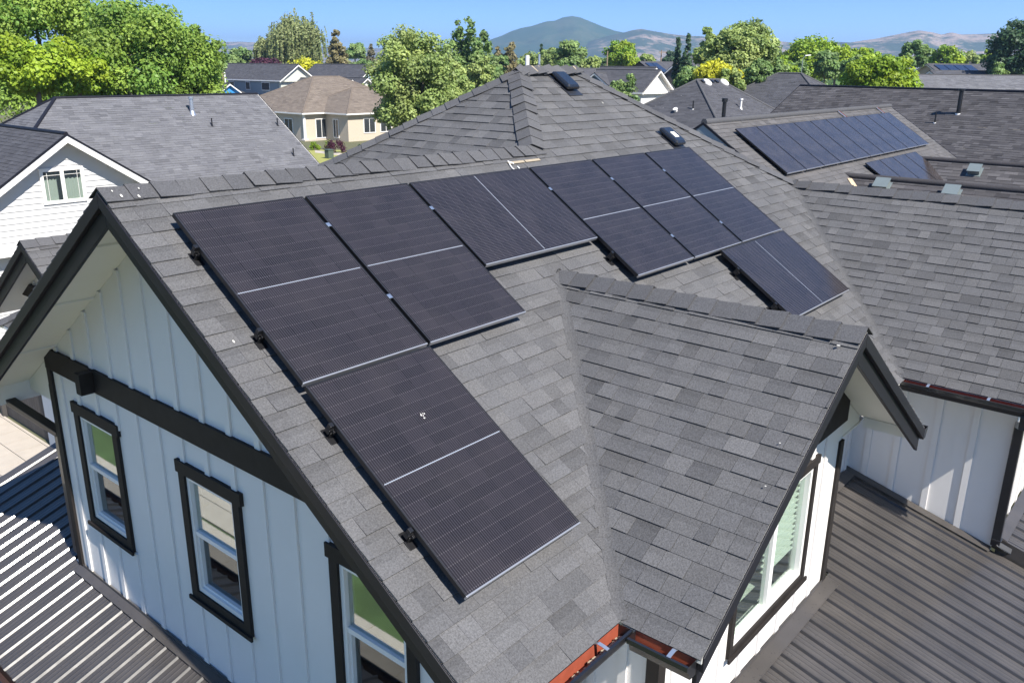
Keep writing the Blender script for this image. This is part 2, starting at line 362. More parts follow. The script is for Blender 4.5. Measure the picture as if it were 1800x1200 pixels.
def deck(mb, sl, polys, t0=.012, t1=.05, m=0):
    for q in polys:
        q = [(p[0] + (.018 if abs(p[0] - .945) < .001 and sl is CW else -.018 if abs(p[0] - 5.595) < .001 and sl is CE else .018 if abs(p[0] - 6.90) < .001 and sl is WW else 0), p[1] + (.018 if abs(p[1] - SE_) < .001 and sl is SS else 0)) for p in q]
        q = ccw(q); n = len(q)
        top = [(p[0], p[1], sl.z(*p) - t0) for p in q]; bot = [(p[0], p[1], sl.z(*p) - t1) for p in q]
        mb.add(top + bot, [list(range(n)), list(range(n, 2 * n))[::-1]] + [(i, n + i, n + (i + 1) % n, (i + 1) % n) for i in range(n)], m)
def absolute(o, root):
    o.matrix_parent_inverse = Matrix.Translation(-Vector(root.location)); return o
class House:
    """a thing made of an Empty and its parts, all drawn in world coordinates"""
    def __init__(s, name, label, cat, loc, group=None):
        s.root = empty(name, loc); tag(s.root, label, cat, group)
    def part(s, name, mb, mats, bevel=0, label=None):
        o = mb.build(name, mats, s.root, bevel); absolute(o, s.root)
        if label: o['label'] = label
        return o
def gutter(mb, a, b, out, depth=.115, hgt=.11):
    """open K-style trough hung along a-b; out = plan unit vector away from the wall. materials: 0 outside, 1 inside"""
    a, b = np.array(a, float), np.array(b, float); o = np.array([out[0], out[1], 0.0]); z = np.array([0, 0, 1.0])
    pr_o = [(0, 0), (0, -hgt), (.07, -hgt), (.085, -hgt * .55), (depth, -hgt * .3), (depth, .002), (depth - .02, .002)]
    pr_i = [(.005, 0), (.005, -hgt + .006), (.066, -hgt + .006), (.08, -hgt * .52), (depth - .006, -hgt * .27), (depth - .006, -.006), (depth - .02, -.006)]
    f = lambda P, q: P + o * q[0] + z * q[1]
    for prof, m in ((pr_o, 0), (pr_i, 1)):
        for i in range(len(prof) - 1):
            mm = m if i < 4 else 0
            mb.add([f(a, prof[i]), f(b, prof[i]), f(b, prof[i + 1]), f(a, prof[i + 1])], [(0, 1, 2, 3)], mm)
    for P in (a, b):
        mb.add([f(P, q) for q in pr_o[:6]], [list(range(6))], 0)
    mb.add([f(a, pr_o[-1]), f(b, pr_o[-1]), f(b, pr_i[-1]), f(a, pr_i[-1])], [(0, 1, 2, 3)], 0)
def ribbed(mb, o, along, across, n_a, length, pitch=.2286, rib=.022, m=0, w=.056):
    """ribbed steel sheet: ribs run along `along` (unit 3D), repeat along `across` (unit 3D)"""
    o, al, ac = (np.array(q, float) for q in (o, along, across)); nn = np.cross(ac, al); nn *= np.sign(nn[2])
    prof = []
    for i in range(n_a):
        x = i * pitch
        prof += [(x, 0), (x + w * .30, rib * .93), (x + w * .38, rib), (x + w * .62, rib), (x + w * .70, rib * .93), (x + w, 0)]
        for q in (.33, .66):
            c = x + w + (pitch - w) * q; prof += [(c - .013, 0), (c - .006, .003), (c + .006, .003), (c + .013, 0)]
    prof.append((n_a * pitch, 0))
    A = [o + ac * q[0] + nn * q[1] for q in prof]; B = [p + al * length for p in A]; n = len(A)
    for i in range(n - 1):
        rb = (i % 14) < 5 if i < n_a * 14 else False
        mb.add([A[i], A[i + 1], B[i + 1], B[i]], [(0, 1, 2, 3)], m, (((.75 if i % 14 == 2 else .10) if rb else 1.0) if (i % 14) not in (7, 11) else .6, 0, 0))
    C_ = [p - nn * .02 for p in (A[0], A[-1], B[-1], B[0])]; mb.add(C_, [(0, 1, 2, 3)], m)

# ---------------------------------------------------------------- the white house in front
H = House('house', 'white board and batten house in front, dark shingle roof, black trim, ribbed porch roofs', 'house', (3.3, 0.2, 0))
zz = lambda z: z + GZ
YR, ZR, HX, HY, HZ = .44, .143, 5.92, 1.69, .977          # lower ridge, and the hip ridge above it
SE_, NE_ = -3.35, 4.23
XR = -.315
SS = Slope('S', (0, YR), zz(ZR)); SN = Slope('N', (0, YR), zz(ZR)); SW = Slope('W', (HX, 0), zz(HZ))
CX, CZ, CY0, CY1 = 3.27, -.84, -1.035, -3.93              # cross gable ridge
CW, CE = Slope('W', (CX, 0), zz(CZ)), Slope('E', (CX, 0), zz(CZ))
GX, GZR, GY0, GY1 = 9.55, -.597, -.67, -5.07              # wing ridge
WW, WE = Slope('W', (GX, 0), zz(GZR)), Slope('E', (GX, 0), zz(GZR))
HX2 = 7.14
NWZ = 6.73
S_poly = [[(XR, SE_), (.945, SE_), (.945, YR), (XR, YR)], [(.945, SE_), (3.27, CY0), (3.27, YR), (.945, YR)],
          [(3.27, CY0), (4.67, CY0 - 1.4), (4.67, YR), (3.27, YR)], [(4.67, CY0 - 1.4), (5.595, SE_), (5.595, YR + .925), (4.67, YR)],
          [(5.595, SE_), (6.91, SE_), (9.55, GY0), (HX2, HY + .03), (HX, HY), (5.595, YR + .925)]]
W_poly = [[(4.67, YR), (HX, HY), (.90, 6.71), (.88, NE_)]]
N_poly = [[(XR, YR), (4.67, YR), (.88, NE_), (XR, NE_)]]
CW_poly = [[(CX, CY0), (CX, CY1), (.945, CY1), (.945, SE_ - .01)]]
CE_poly = [[(CX, CY0), (5.595, SE_ - .01), (5.595, CY1), (CX, CY1)]]
WW_poly = [[(GX, GY0), (6.90, SE_ + .03), (6.90, GY1), (GX, GY1)]]
WE_poly = [[(GX, GY0), (GX, GY1), (12.2, GY1), (12.2, 2.0), (HX2, HY)]]
roof = MB()
for sl, pl, sd_, s0 in ((SS, S_poly, 3, None), (SW, W_poly, 4, None), (SN, N_poly, 5, None), (CW, CW_poly, 6, None), (CE, CE_poly, 7, None), (WW, WW_poly, 8, None), (WE, WE_poly, 9, None)):
    shingles(roof, sl, pl, s0, seed=sd_, **(dict(spread=.06, dark=.2, gap=.003, th=(.005, .012), wr=(.11, .24)) if sl in (CW, WW, SW) else {}))
NR_poly = [[(HX, HY), (HX2, HY), (12.2, 6.71), (.9, 6.71)]]
SNR = Slope('N', (0, HY), zz(HZ)); shingles(roof, SNR, NR_poly, seed=11, sides=False)
# the small gable on the far side of the house
PX, PYR, PZ = 1.25, 6.42, -1.27
PS, PN = Slope('S', (0, PYR), zz(PZ)), Slope('N', (0, PYR), zz(PZ))
PS_poly = [[(PX, PYR), (6.0, PYR), (6.0, PYR - 2.1), (PX, PYR - 2.1)]]; PN_poly = [[(PX, PYR), (6.0, PYR), (6.0, PYR + 2.1), (PX, PYR + 2.1)]]
RF = H.part('roof', roof, M['shingle'])
pr2 = MB(); shingles(pr2, PS, PS_poly, seed=12); shingles(pr2, PN, PN_poly, seed=13)
RF2 = H.part('roof', pr2, M['shingle'])
cs, sn_ = SS.c, SS.sn
dS, dN, dW, dE = (np.array(q) for q in ((0, -cs, -sn_), (0, cs, -sn_), (-cs, 0, -sn_), (cs, 0, -sn_)))
def hipdirs(t, a, b):
    """unit vectors across a hip or ridge line lying in the two planes with downslopes a and b"""
    t = np.array(t, float); t /= np.linalg.norm(t); r = []
    for q in (a, b):
        v = q - t * (q @ t); r.append(v / np.linalg.norm(v))
    return r
def ridge(mb, a, b, da, db, seed, **k):
    a, b = np.array(a, float), np.array(b, float); u, v = hipdirs(b - a, da, db); caps(mb, a, b, u, v, seed, **k)
for nm, a, b, da, db, sd_, kw in (
        ('ridge_cap', (XR - .01, YR, zz(ZR)), (4.78, YR, zz(ZR)), dS, dN, 21, {}),
        ('ridge_cap', (CX, CY1 - .01, zz(CZ)), (CX, CY0 + .02, zz(CZ)), dW, dE, 22, dict(lift=.026)),
        ('ridge_cap', (GX, GY1, zz(GZR)), (GX, GY0 + .02, zz(GZR)), dW, dE, 23, dict(lift=.026)),
        ('hip_cap', (4.66, YR - .01, zz(ZR) + .01), (HX, HY, zz(HZ)), dS, dW, 24, {}),
        ('hip_cap', (.9, 6.71, SW.z(.9, 0)), (HX, HY, zz(HZ)), dW, dN, 25, {}),
        ('hip_cap', (GX, GY0, zz(GZR)), (HX2, HY, zz(HZ)), dS, dE, 26, {}),
        ('ridge_cap', (HX2 + .04, HY, zz(HZ) + .01), (HX - .06, HY, zz(HZ) + .01), dS, dN, 27, dict(lift=.03, jig=1.6))):
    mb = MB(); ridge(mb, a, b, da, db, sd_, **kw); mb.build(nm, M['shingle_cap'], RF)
mb = MB(); ridge(mb, (PX - .01, PYR, zz(PZ)), (6, PYR, zz(PZ)), dS, dN, 28); mb.build('ridge_cap', M['shingle_cap'], RF2)
def valley(mb, a, b, da, db, half=.05, seed=1):
    """shingles carried across a valley as a shallow rounded strip; da, db = unit vectors up the two slopes, square to the valley"""
    rnd = random.Random(seed); a, b = np.array(a, float), np.array(b, float); L = np.linalg.norm(b - a); n = int(L / .21); up = da + db; up /= np.linalg.norm(up); t_ = (b - a) / L
    for i in range(n):
        tone = rnd.gauss(.84, .02); g = rnd.random(); h0, h1 = .003, .001
        for q0, q1 in ((-1, -.5), (-.5, 0), (0, .5), (.5, 1)):
            def P(q, x, h): d = da if q < 0 else db; return a + t_ * x + d * abs(q) * half + up * (h + .017 * (1 - abs(q)) ** 1.5 * .7 + .004)
            mb.poly([P(q0, L * i / n, h0), P(q1, L * i / n, h0), P(q1, L * (i + 1.05) / n, h1), P(q0, L * (i + 1.05) / n, h1)], 0, (tone, g, 0))
for va, vb, ua, ub, sd_ in (((.945, SE_, SS.z(0, SE_)), (CX - .03, CY0 - .03, SS.z(0, CY0 - .03)), -dS, -dW, 31), ((6.93, SE_ + .06, SS.z(0, SE_ + .06)), (GX - .05, GY0 - .05, SS.z(0, GY0 - .05)), -dS, -dW, 32)):
    t_ = np.array(vb) - np.array(va); t_ /= np.linalg.norm(t_); q_ = []
    for d in (ua, ub): w_ = d - t_ * (d @ t_); q_.append(w_ / np.linalg.norm(w_))
    mb = MB(); valley(mb, va, vb, q_[0], q_[1], seed=sd_); mb.build('valley', M['shingle'], RF)
# roof decks, seen from below as cream soffits
mb = MB()
for sl, pl in ((SS, S_poly), (SW, W_poly), (SN, N_poly), (CW, CW_poly), (CE, CE_poly), (WW, WW_poly), (WE, WE_poly), (SNR, NR_poly), (PS, PS_poly), (PN, PN_poly)):
    deck(mb, sl, pl)
yw, xw, ywc, xww, ywg = -2.67, .30, -3.31, 7.55, -4.46      # wall planes: south, west, cross gable front, wing west, wing front
CWX, CEX, NWY = 1.57, 5.05, 3.55
zs = zz(-2.50)                                           # level soffit
mb.box((xw, yw, zs), (CWX, SE_ + .04, zs + .02)); mb.prism([(xw, SE_ + .045, zs - .01), (xw, yw - .002, zs - .01), (xw, yw - .002, SS.z(0, yw) - .06), (xw, SE_ + .045, SS.z(0, SE_ + .045) - .055)], (.02, 0, 0))
mb.box((CEX, yw, zs), (xww, SE_ + .04, zs + .02)); mb.box((.985, ywc, zs + .001), (CWX - .002, SE_ + .03, zs + .021)); mb.box((CEX + .002, ywc, zs + .001), (5.555, SE_ + .03, zs + .021))
mb.prism([(.99, ywc - .001, zs - .01), (CWX, ywc - .001, zs - .01), (CWX, ywc - .001, CW.z(CWX, 0) - .06), (.99, ywc - .001, CW.z(.99, 0) - .055)], (0, .02, 0)); mb.prism([(CEX, ywc - .001, zs - .01), (5.55, ywc - .001, zs - .01), (5.55, ywc - .001, CE.z(5.55, 0) - .055), (CEX, ywc - .001, CE.z(CEX, 0) - .06)], (0, .02, 0))
mb.box((6.945, ywg, zs + .002), (xww, yw - .01, zs + .022)); mb.prism([(6.945, ywg - .001, zs - .01), (xww, ywg - .001, zs - .01), (xww, ywg - .001, WW.z(xww, 0) - .06), (6.945, ywg - .001, WW.z(6.945, 0) - .055)], (0, .02, 0))
mb.box((xw, NWY, zs), (1.51, NE_ - .04, zs + .02)); mb.prism([(xw - .001, NWY + .002, zs - .01), (xw - .001, NE_ - .045, zs - .01), (xw - .001, NE_ - .045, SN.z(0, NE_ - .045) - .055), (xw - .001, NWY + .002, SN.z(0, NWY) - .06)], (.02, 0, 0))
# panel joint battens on the open rakes
for s_, sg in ((SN, 1), (SS, -1)):
    for d in (.72, 1.75, 2.8):
        y = YR + sg * d; z = s_.z(0, y) - .052
        mb.obox((XR + .06, y, z), (xw - XR - .06, 0, 0), (0, .04, -.04 * T23 * sg), (0, 0, -.018))
for s_, sg in ((CE, 1), (CW, -1)):
    x = CX + sg * .62; z = s_.z(x, 0) - .052
    mb.obox((x, CY1 + .06, z), (0, ywc - CY1 - .06, 0), (.04, 0, -.04 * T23 * sg), (0, 0, -.018))
H.part('soffit', mb, M['soffit'])

def rake(mb, axis, at_, inward, apex, foot, zap, tops=(.012, .03), m=0):
    """two-step barge board: axis 'x' = gable plane at x=at_, runs along y from apex to foot"""
    zf = zap - abs(foot - apex) * T23
    for o0, o1, t0, h in ((-.012, .026, tops[0], .105), (.027, .06, tops[1], .235)):
        a0, a1 = at_ + inward * o0, at_ + inward * o1
        pts = [(apex, zap - t0), (foot, zf - t0), (foot, zf - t0 - h), (apex, zap - t0 - h)]
        P = [((a0, p, z) if axis == 'x' else (p, a0, z)) for p, z in pts]
        mb.prism(P, (a1 - a0, 0, 0) if axis == 'x' else (0, a1 - a0, 0), m)
for ax, at_, inw, ap, ft, za in (('x', XR, 1, YR, SE_ + .02, zz(ZR)), ('x', XR, 1, YR + .001, NE_ - .02, zz(ZR)), ('y', CY1, 1, CX, .97, zz(CZ)), ('y', CY1, 1, CX + .001, 5.57, zz(CZ)),
                                 ('y', GY1, 1, GX, 6.92, zz(GZR)), ('y', GY1, 1, GX + .001, 12.15, zz(GZR)), ('x', PX, 1, PYR, PYR - 2.05, zz(PZ)), ('x', PX, 1, PYR + .001, PYR + 2.05, zz(PZ))):
    mb = MB(); rake(mb, ax, at_, inw, ap, ft, za); H.part('barge_board', mb, M['trim_black'], bevel=.004)
# eave fascias
for a, b in (((XR + .06, SE_ + .016, zz(-2.425)), (.97, SE_ + .04, zz(-2.51))), ((.985, CY1 + .06, zz(-2.445)), (.961, SE_ + .012, zz(-2.53))), ((5.555, CY1 + .06, zz(-2.42)), (5.583, SE_, zz(-2.53))),
             ((6.942, GY1 + .06, zz(-2.39)), (6.914, SE_, zz(-2.51))), ((XR + .06, NE_ - .012, zz(-2.40)), (.88, NE_ - .04, zz(-2.62)))):
    mb = MB(); mb.box(a, b); H.part('fascia', mb, M['soffit'])

# --- walls
BATS = []
def board_wall(mb, axis, pl, out, a0, a1, z0, ztop, holes=(), bats=(), zb=None):
    """wall sheet at plane pl (axis 'x' or 'y'), from a0 to a1, z0 up to ztop(a), with window holes (a,b,zlo,zhi) all sharing zlo/zhi, plus battens"""
    def P(a, z, d=0.0): return (pl + out * d, a, z) if axis == 'x' else (a, pl + out * d, z)
    th = -.12
    def slab(pts):
        mb.prism([P(a, z) for a, z in pts], tuple(np.array(P(0, 0, th)) - np.array(P(0, 0, 0))))
    def upper(a, b, z):
        brk = sorted({a, b} | {q for q in KINK if a < q < b}); return [(a, z), (b, z)] + [(q, ztop(q)) for q in brk[::-1]]
    if holes:
        lo, hi = holes[0][2], holes[0][3]; slab([(a0, z0), (a1, z0), (a1, lo), (a0, lo)]); slab(upper(a0, a1, hi))
        xs = [a0] + [q for h in sorted(holes) for q in h[:2]] + [a1]
        for i in range(0, len(xs), 2): slab([(xs[i], lo), (xs[i + 1], lo), (xs[i + 1], hi), (xs[i], hi)])
    else: slab(upper(a0, a1, z0))
    for b in bats:
        segs = [(z0 if zb is None else zb, ztop(b) - .01)]
        for h in holes:
            if h[0] - .14 < b < h[1] + .14: segs = [(segs[0][0], h[2] - .11), (h[3] + .07, segs[0][1])]
        for s0, s1 in segs:
            o = np.array(P(b - .036, s0, .0005)); w = np.array(P(b + .036, s0, .0005)) - o; d = np.array(P(b - .036, s0, .02)) - o
            mb.obox(o, w, d, (0, 0, s1 - s0))
WIN_Z = (zz(-3.67), zz(-2.47))
W_WINS = [(2.18, 2.92), (.07, .83), (-2.04, -1.31)]
KINK = [YR]
wall = MB()
wtop = lambda y: (SN.z(0, y) if y > YR else SS.z(0, y)) - .051
board_wall(wall, 'x', xw, -1, yw, NWY, 0, wtop, [(a, b, *WIN_Z) for a, b in W_WINS], [3.28 - .405 * i for i in range(0, 15)], zb=zz(-4.50))
KINK = [CX]
C_HOLE = (2.82, 4.31, zz(-3.71), zz(-2.52))
ctop = lambda x: (CE.z(x, 0) if x > CX else CW.z(x, 0)) - .051
board_wall(wall, 'y', ywc, -1, CWX, CEX, 0, ctop, [C_HOLE], [1.80, 2.21, 2.62, 3.03, 3.44, 3.85, 4.26, 4.62], zb=zz(-4.16))
KINK = []
flat = lambda a: zs
board_wall(wall, 'y', yw, -1, xw + .001, CWX - .121, 0, flat, (), [.58, .99, 1.35])
board_wall(wall, 'x', CWX, -1, ywc + .121, yw + .12, 0, flat, (), [-3.02, -2.74])
board_wall(wall, 'x', CEX, 1, ywc + .121, yw + .12, 0, flat, (), [-3.0])
board_wall(wall, 'y', yw, -1, CEX - .121, xww - .001, 0, flat, (), [5.4, 5.81, 6.22, 6.63, 7.04, 7.4])
board_wall(wall, 'x', xww, -1, ywg, yw, 0, flat, (), [-2.88, -3.225, -3.64, -4.05], zb=zz(-4.46))
KINK = [GX]
gtop = lambda x: (WE.z(x, 0) if x > GX else WW.z(x, 0)) - .051
board_wall(wall, 'y', ywg, -1, xww + .121, 11.55, 0, gtop, (), [7.9 + .405 * i for i in range(9)], zb=zz(-4.3))
KINK = []
wall.box((xw + .121, NWY - .12, 0), (1.51, NWY, zs)); board_wall(wall, 'x', 1.51, -1, NWY + .001, 6.1, 0, flat, (), [3.95, 4.36, 4.77, 5.6], zb=zz(-4.1))
wall.box((1.64, 5.98, 0), (11.4, 6.1, zs)); wall.box((11.43, ywg + .13, 0), (11.55, 5.97, zs))
H.part('wall', wall, M['white'])
mb = MB(); gt = lambda y: (PN.z(0, y) if y > PYR else PS.z(0, y)) - .051; KINK = [PYR]
board_wall(mb, 'x', PX + .5, -1, PYR - 1.6, PYR + 1.6, 0, gt, (), [PYR - 1.3 + .405 * i for i in range(7)]); H.part('wall', mb, M['white'])
mb = MB(); mb.box((PX + .45, PYR - 1.62, zz(-2.35)), (PX + .498, PYR + 1.62, zz(-2.14))); H.part('belt_trim', mb, M['trim'])
# room backs seen through the glass
mb = MB(); mb.box((1.55, -2.5, zz(-4.4)), (1.60, 3.4, zz(-2.0))); mb.box((1.8, -1.9, zz(-4.4)), (4.9, -1.85, zz(-2.0))); mb.box((.45, -2.5, zz(-4.45)), (1.54, 3.4, zz(-4.40))); mb.box((1.8, -3.15, zz(-4.1)), (4.9, -1.91, zz(-4.05)))
H.part('interior_wall', mb, M['room'])
# trims
mb = MB(); mb.box((xw - .035, yw - .005, zz(-2.10)), (xw - .001, NWY + .012, zz(-1.855)))
mb.box((xw - .17, 2.40, zz(-2.09)), (xw - .036, 2.51, zz(-1.87)))
H.part('belt_trim', mb, M['trim'], bevel=.004)
for bx in ([((xw - .028, NWY - .085, zz(-4.56)), (xw - .001, NWY + .014, zz(-2.101))), ((xw - .026, NWY + .0145, zz(-4.3)), (xw + .08, NWY + .03, zz(-2.3)))], [((xw - .028, yw - .014, zz(-4.56)), (xw - .001, yw + .085, zz(-2.101)))],
           [((CWX - .026, ywc - .026, zz(-4.4)), (CWX + .08, ywc - .001, zs - .012)), ((CWX - .027, ywc - .002, zz(-4.4)), (CWX - .001, ywc + .08, zs - .012))],
           [((CEX - .07, ywc - .026, zz(-4.17)), (CEX + .026, ywc - .001, zs - .012)), ((CEX + .001, ywc - .002, zz(-4.17)), (CEX + .027, ywc + .08, zs - .012))]):
    mb = MB()
    for a, b in bx: mb.box(a, b)
    H.part('corner_trim', mb, M['trim'])
mb = MB()                                                 # dark gable band at the top of the cross gable front
mb.prism([(CX, ywc - .03, ctop(CX)), (CEX + .02, ywc - .03, ctop(CEX + .02)), (CEX + .02, ywc - .03, zz(-2.30)), (CWX - .02, ywc - .03, zz(-2.30)), (CWX - .02, ywc - .03, ctop(CWX - .02))], (0, .0285, 0))
H.part('gable_trim', mb, M['trim'])

def window(par, axis, pl, out, a0, a1, z0, z1, kind, trimw=.10):
    """cased window in a hole: trim boards, white frame, two panes; axis/pl/out as in board_wall"""
    def B(mb, a, b, zl, zh, d0, d1, m=0):
        p = (pl + out * d0, a, zl) if axis == 'x' else (a, pl + out * d0, zl); q = (pl + out * d1, b, zh) if axis == 'x' else (b, pl + out * d1, zh)
        mb.box(p, q, m)
    f = MB(); t = .045
    B(f, a0, a0 + t, z0, z1, -.07, .012); B(f, a1 - t, a1, z0, z1, -.07, .012); B(f, a0 + t, a1 - t, z0, z0 + t, -.07, .012); B(f, a0 + t, a1 - t, z1 - t, z1, -.07, .012)
    zm = (z0 + z1) / 2 + .02; am = (a0 + a1) / 2
    if kind == 'hung': B(f, a0 + t, a1 - t, zm - .022, zm + .022, -.06, .004); B(f, a0 + t, a0 + t + .02, z0 + t, zm - .022, -.06, -.012); B(f, a1 - t - .02, a1 - t, z0 + t, zm - .022, -.06, -.012); B(f, a0 + t + .02, a1 - t - .02, z0 + t, z0 + t + .025, -.06, -.012)
    else: B(f, am - .035, am + .035, z0 + t, z1 - t, -.06, .006)
    fo = H.part('window', f, M['vinyl'])
    mb = MB(); w = trimw
    B(mb, a0 - w, a0 - .001, z0 - w, z1 + .001, -.0, .034); B(mb, a1 + .001, a1 + w, z0 - w, z1 + .001, .0, .034); B(mb, a0 - .001, a1 + .001, z0 - w, z0 - .001, .0, .032)
    B(mb, a0 - w - .035, a1 + w + .035, z1 + .001, z1 + w + .02, .0, .038); B(mb, a0 - w - .03, a1 + w + .03, z0 - w - .02, z0 - w + .02, .0345, .055)
    mb.build('window_trim', M['trim'], fo)
    if kind == 'hung':
        mb = MB(); B(mb, a0 + t, a1 - t, zm + .022, z1 - t, -.03, -.026); mb.build('pane', M['glass'], fo)
        mb = MB(); B(mb, a0 + t, a1 - t, z0 + t, zm - .022, -.05, -.046); mb.build('pane', M['screen'], fo)
    else:
        mb = MB(); B(mb, a0 + t, am - .035, z0 + t, z1 - t, -.03, -.026); mb.build('pane', M['glass_green'], fo)
        mb = MB(); B(mb, am + .035, a1 - t, z0 + t, z1 - t, -.04, -.036); mb.build('pane', M['glass_green'], fo)
        mb = MB(); z = z0 + .30
        while z < z1 - .08:
            rr = random.Random(int(z * 1000)); tl = rr.uniform(-.006, .006)
            B(mb, am + .05, a1 - t - .01, z + tl, z + .009 + tl, -.135, -.072); z += .058
        mb.build('blind', M['blind'], fo)
    return fo
for a, b in W_WINS: window(H, 'x', xw, -1, a, b, *WIN_Z, 'hung')
window(H, 'y', ywc, -1, *C_HOLE, 'slide', .065)

# --- gutters, hangers, downspouts
ge = zz(-2.398)
for a, b, o in (((XR + .07, SE_ + .010, ge), (.935, SE_ + .010, ge), (0, -1)), ((.955, SE_ - .118, ge), (.955, CY1 + .03, ge), (-1, 0)), ((5.585, SE_, ge), (5.585, CY1 - .01, ge), (1, 0)), ((6.912, SE_ + .02, ge + .02), (6.912, GY1, ge + .02), (-1, 0)),
               ((XR + .07, NE_ - .01, ge), (.88, NE_ - .01, ge), (0, 1))):
    mb = MB(); gutter(mb, a, b, o); g = H.part('gutter', mb, [M['gutter'], M['gutter_in']])
    L = np.linalg.norm(np.array(b) - np.array(a)); d = (np.array(b) - np.array(a)) / L; o3 = np.array([o[0], o[1], 0.0]); x = .28
    while x < L - .05:
        hb = MB(); p = np.array(a) + d * x; pts = [p + o3 * q + np.array([0, 0, r]) for q, r in ((.004, .004), (.03, .016), (.07, .012), (.105, .004))]
        for i in range(3): hb.obox(pts[i], d * .028, pts[i + 1] - pts[i], (0, 0, .004))
        x += .62; hb.build('gutter_hanger', M['galv'], g)
def pipe_rect(mb, path, w, d, m=0):
    P = [np.array(p, float) for p in path]
    for i in range(len(P) - 1):
        t = P[i + 1] - P[i]; L = np.linalg.norm(t); t /= L
        a = np.cross(t, (0, 1, 0)) if abs(t[1]) < .8 else np.cross(t, (1, 0, 0)); a /= np.linalg.norm(a); b = np.cross(t, a)
        mb.obox(P[i] - a * w / 2 - b * d / 2 - t * .012, a * w, b * d, t * (L + .024), m)
mb = MB(); pipe_rect(mb, [(6.855, -4.62, ge - .08), (6.86, -4.62, ge - .20), (xww - .05, -4.50, ge - .42), (xww - .05, -4.50, zz(-4.36)), (xww + .02, -4.64, zz(-4.44))], .075, .10)
mb.box((xww - .1, -4.56, zz(-4.30)), (xww - .001, -4.461, zz(-4.28))); H.part('downspout', mb, M['gutter'], bevel=.008)
mb = MB(); pipe_rect(mb, [(.05, NE_ + .04, ge - .10), (.06, NE_ + .02, ge - .18), (xw + .02, NWY + .09, ge - .5), (xw + .02, NWY + .09, zz(-4.4))], .075, .10)
H.part('downspout', mb, M['gutter'], bevel=.008)
mb = MB()                                                 # debris lying in the open gutters
rnd = random.Random(5)
for i in range(70):
    x = rnd.choice([rnd.uniform(.5, .92), rnd.uniform(-.1, .92)]); mb.box((x, SE_ - .035 - rnd.uniform(0, .03), ge - .09), (x + rnd.uniform(.01, .04), SE_ - .02, ge - .085 + rnd.uniform(0, .03)))
    y = rnd.uniform(CY1 + .1, SE_ - .15); mb.box((.93, y, ge - .1), (.93 - rnd.uniform(.02, .05), y + rnd.uniform(.01, .05), ge - .09 + rnd.uniform(0, .02)))
tag(H.part('gutter_debris', mb, M['tanstrip']), kind='stuff')

# --- ribbed steel porch roofs and their flashings
tW = 1 / 3.0; cW = 1 / math.sqrt(1 + tW * tW)
Zw = lambda x: zz(-4.54) + tW * (x - .3)
mb = MB(); y0 = -3.4; n = int((6.62 - y0) / .2286)
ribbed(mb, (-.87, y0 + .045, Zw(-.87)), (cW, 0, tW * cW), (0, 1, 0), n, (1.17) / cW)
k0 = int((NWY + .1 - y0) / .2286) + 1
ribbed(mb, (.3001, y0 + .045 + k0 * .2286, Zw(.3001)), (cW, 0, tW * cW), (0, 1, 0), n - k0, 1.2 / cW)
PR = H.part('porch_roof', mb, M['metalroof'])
mb = MB(); mb.obox((xw - .115, yw, Zw(xw - .115) + .026), (.09, 0, .03), (0, NWY - yw - .03, 0), (0, 0, .004)); mb.box((xw - .026, yw, Zw(xw) - .01), (xw - .0215, NWY - .09, Zw(xw) + .055))
mb.build('flashing', M['metalroof'], PR)
mb = MB(); gutter(mb, (-.865, -3.3, Zw(-.87) + .01), (-.865, 6.5, Zw(-.87) + .01), (-1, 0)); mb.build('gutter', [M['gutter'], M['gutter_dull']], PR)
tE = .277; cE = 1 / math.sqrt(1 + tE * tE)
Ze = lambda y: zz(-3.98) + tE * (y + 2.69)
mb = MB(); x0 = .7; ne = int((xww - .02 - x0) / .2286)
xs = xww - .015 - ne * .2286
n5 = int((xww - CEX - .02) / .2286)
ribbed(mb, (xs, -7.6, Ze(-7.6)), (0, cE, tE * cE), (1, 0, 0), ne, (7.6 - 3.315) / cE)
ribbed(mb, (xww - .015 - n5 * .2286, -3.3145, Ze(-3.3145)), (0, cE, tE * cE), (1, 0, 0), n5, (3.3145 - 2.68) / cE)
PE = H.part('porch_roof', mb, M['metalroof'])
mb = MB(); mb.obox((1.0, ywc - .16, Ze(ywc - .16) + .026), (CEX + .05 - 1.0, 0, 0), (0, .135, .04), (0, 0, .004)); mb.box((CWX, ywc - .0255, Ze(ywc) - .01), (CEX, ywc - .0212, Ze(ywc) + .055))
mb.obox((xww - .13, ywg, Ze(ywg) + .027), (.105, 0, .02), (0, yw - ywg, tE * (yw - ywg)), (0, 0, .004))
mb.obox((CEX + .03, yw - .14, Ze(yw - .14) + .028), (xww - CEX - .17, 0, 0), (0, .12, .05), (0, 0, .004))
mb.build('flashing', M['metalroof'], PE)
Zg = lambda y: zz(-4.31) + tE * (y + 4.46)
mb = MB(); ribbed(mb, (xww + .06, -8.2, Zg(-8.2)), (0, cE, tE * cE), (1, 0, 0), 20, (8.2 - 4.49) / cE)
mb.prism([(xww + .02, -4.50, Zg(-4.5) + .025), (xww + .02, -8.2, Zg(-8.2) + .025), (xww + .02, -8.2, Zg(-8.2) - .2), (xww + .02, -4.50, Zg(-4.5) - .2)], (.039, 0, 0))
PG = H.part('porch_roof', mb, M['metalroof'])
mb = MB(); mb.obox((xww + .03, ywg - .15, Zg(ywg - .15) + .027), (4.0, 0, 0), (0, .125, .05), (0, 0, .004)); mb.build('flashing', M['metalroof'], PG)

